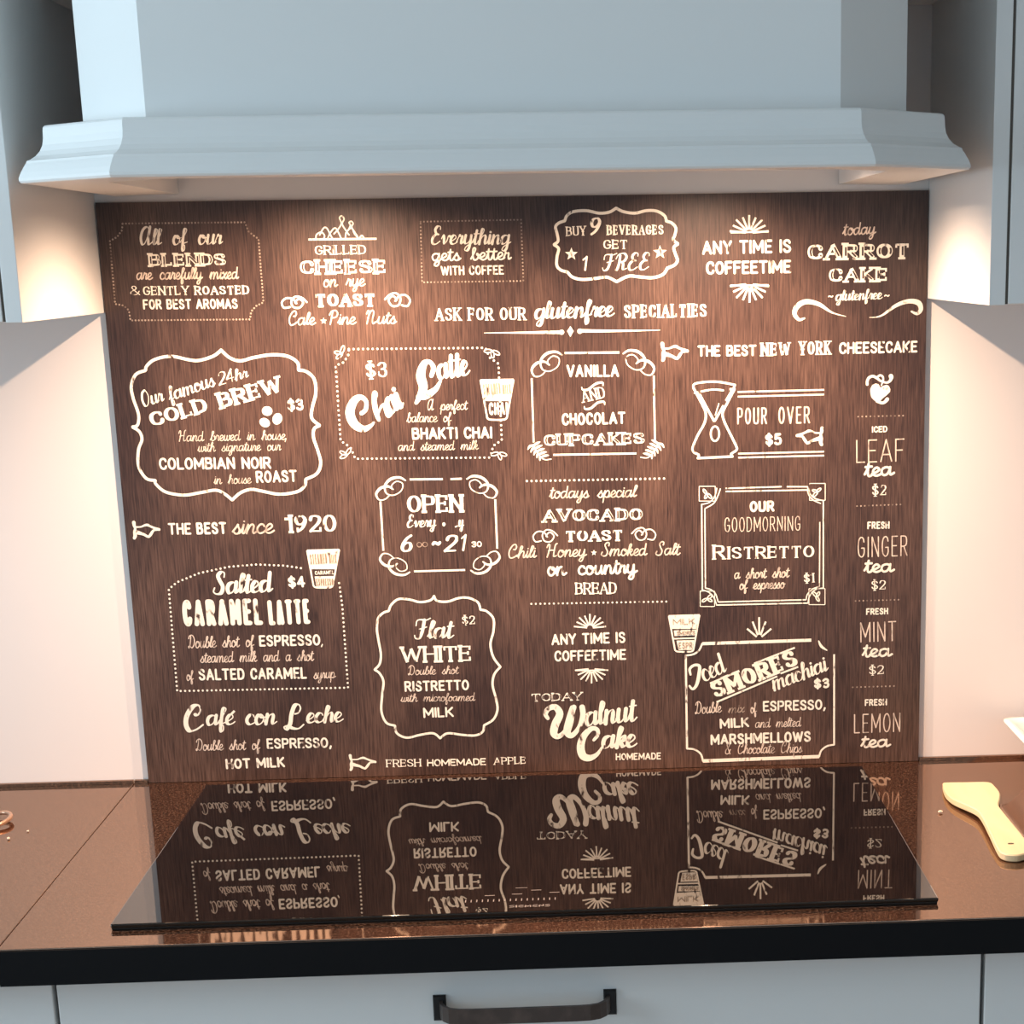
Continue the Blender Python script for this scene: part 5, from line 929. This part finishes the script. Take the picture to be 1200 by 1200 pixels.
# square white bowl standing at the right
bc = (0.690, -0.110)
def sq(r, z, n=8, k=0.16):
    out = []
    for cx, cy, a0 in ((1, 1, 0), (-1, 1, 90), (-1, -1, 180), (1, -1, 270)):
        for i in range(n + 1):
            a = math.radians(a0 + 90 * i / n); out.append((bc[0] + cx * r * (1 - k) + r * k * math.cos(a), bc[1] + (cy * r * (1 - k) + r * k * math.sin(a)) * 0.85, WT + z))
    return out
bprof = [(0.052, 0.0004), (0.066, 0.0010), (0.074, 0.006), (0.082, 0.020), (0.096, 0.040), (0.106, 0.052), (0.111, 0.0535), (0.111, 0.0570), (0.104, 0.0572), (0.097, 0.052), (0.084, 0.032), (0.070, 0.010), (0.050, 0.006)]
V, F = [], []
for r, z in bprof: V += sq(r, z)
nb = len(V) // len(bprof)
for k in range(len(bprof) - 1): F += [[k * nb + i, k * nb + (i + 1) % nb, (k + 1) * nb + (i + 1) % nb, (k + 1) * nb + i] for i in range(nb)]
F += [list(range(nb))[::-1], [(len(bprof) - 1) * nb + i for i in range(nb)]]
tag(link('white_bowl', V, F, M['porcelain'], None, 0, True), 'white flared bowl at the right edge behind the wooden spatula', 'bowl')
# ring lying at the left edge
V, F = [], []
for i in range(40):
    a = 2 * math.pi * i / 40
    for j in range(10):
        b = 2 * math.pi * j / 10; r = 1 + 0.0
        V.append((-0.6150 + (0.0165 + 0.0026 * math.cos(b)) * math.cos(a), -0.166 + (0.0260 + 0.0026 * math.cos(b)) * math.sin(a), WT + 0.0048 + 0.0026 * math.sin(b) + 0.0018 * math.sin(a + 0.9)))
        F.append([i * 10 + j, i * 10 + (j + 1) % 10, ((i + 1) % 40) * 10 + (j + 1) % 10, ((i + 1) % 40) * 10 + j])
tag(link('oval_ring', V, F, M['copper'], None, 0, True), 'brown oval ring lying at the left edge of the worktop', 'ring')
# crumbs
def crumb(x, y, r, label):
    me = bpy.data.meshes.new('crumb'); bm = bmesh.new(); bmesh.ops.create_icosphere(bm, subdivisions=2, radius=r)
    for v in bm.verts: v.co *= 1 + 0.25 * math.sin(v.co.x * 3100 + v.co.y * 1700 + x * 99); v.co.z *= 0.6
    lo = min(v.co.z for v in bm.verts)
    for v in bm.verts: v.co.z -= lo
    bm.to_mesh(me); bm.free(); me.materials.append(M['crumb'])
    o = bpy.data.objects.new('crumb', me); COL.objects.link(o); o.location = (x, y, WT + 0.0003)
    tag(o, label, 'crumb', 'crumbs on the worktop')
crumb(-0.5822, -0.2334, 0.0021, 'tiny pale crumb in front of the brown ring at left')
crumb(-0.5682, -0.2043, 0.0014, 'tiny pale crumb right of the brown ring at left')
crumb(0.4629, -0.2397, 0.0023, 'tiny pale crumb left of the wooden spatula')
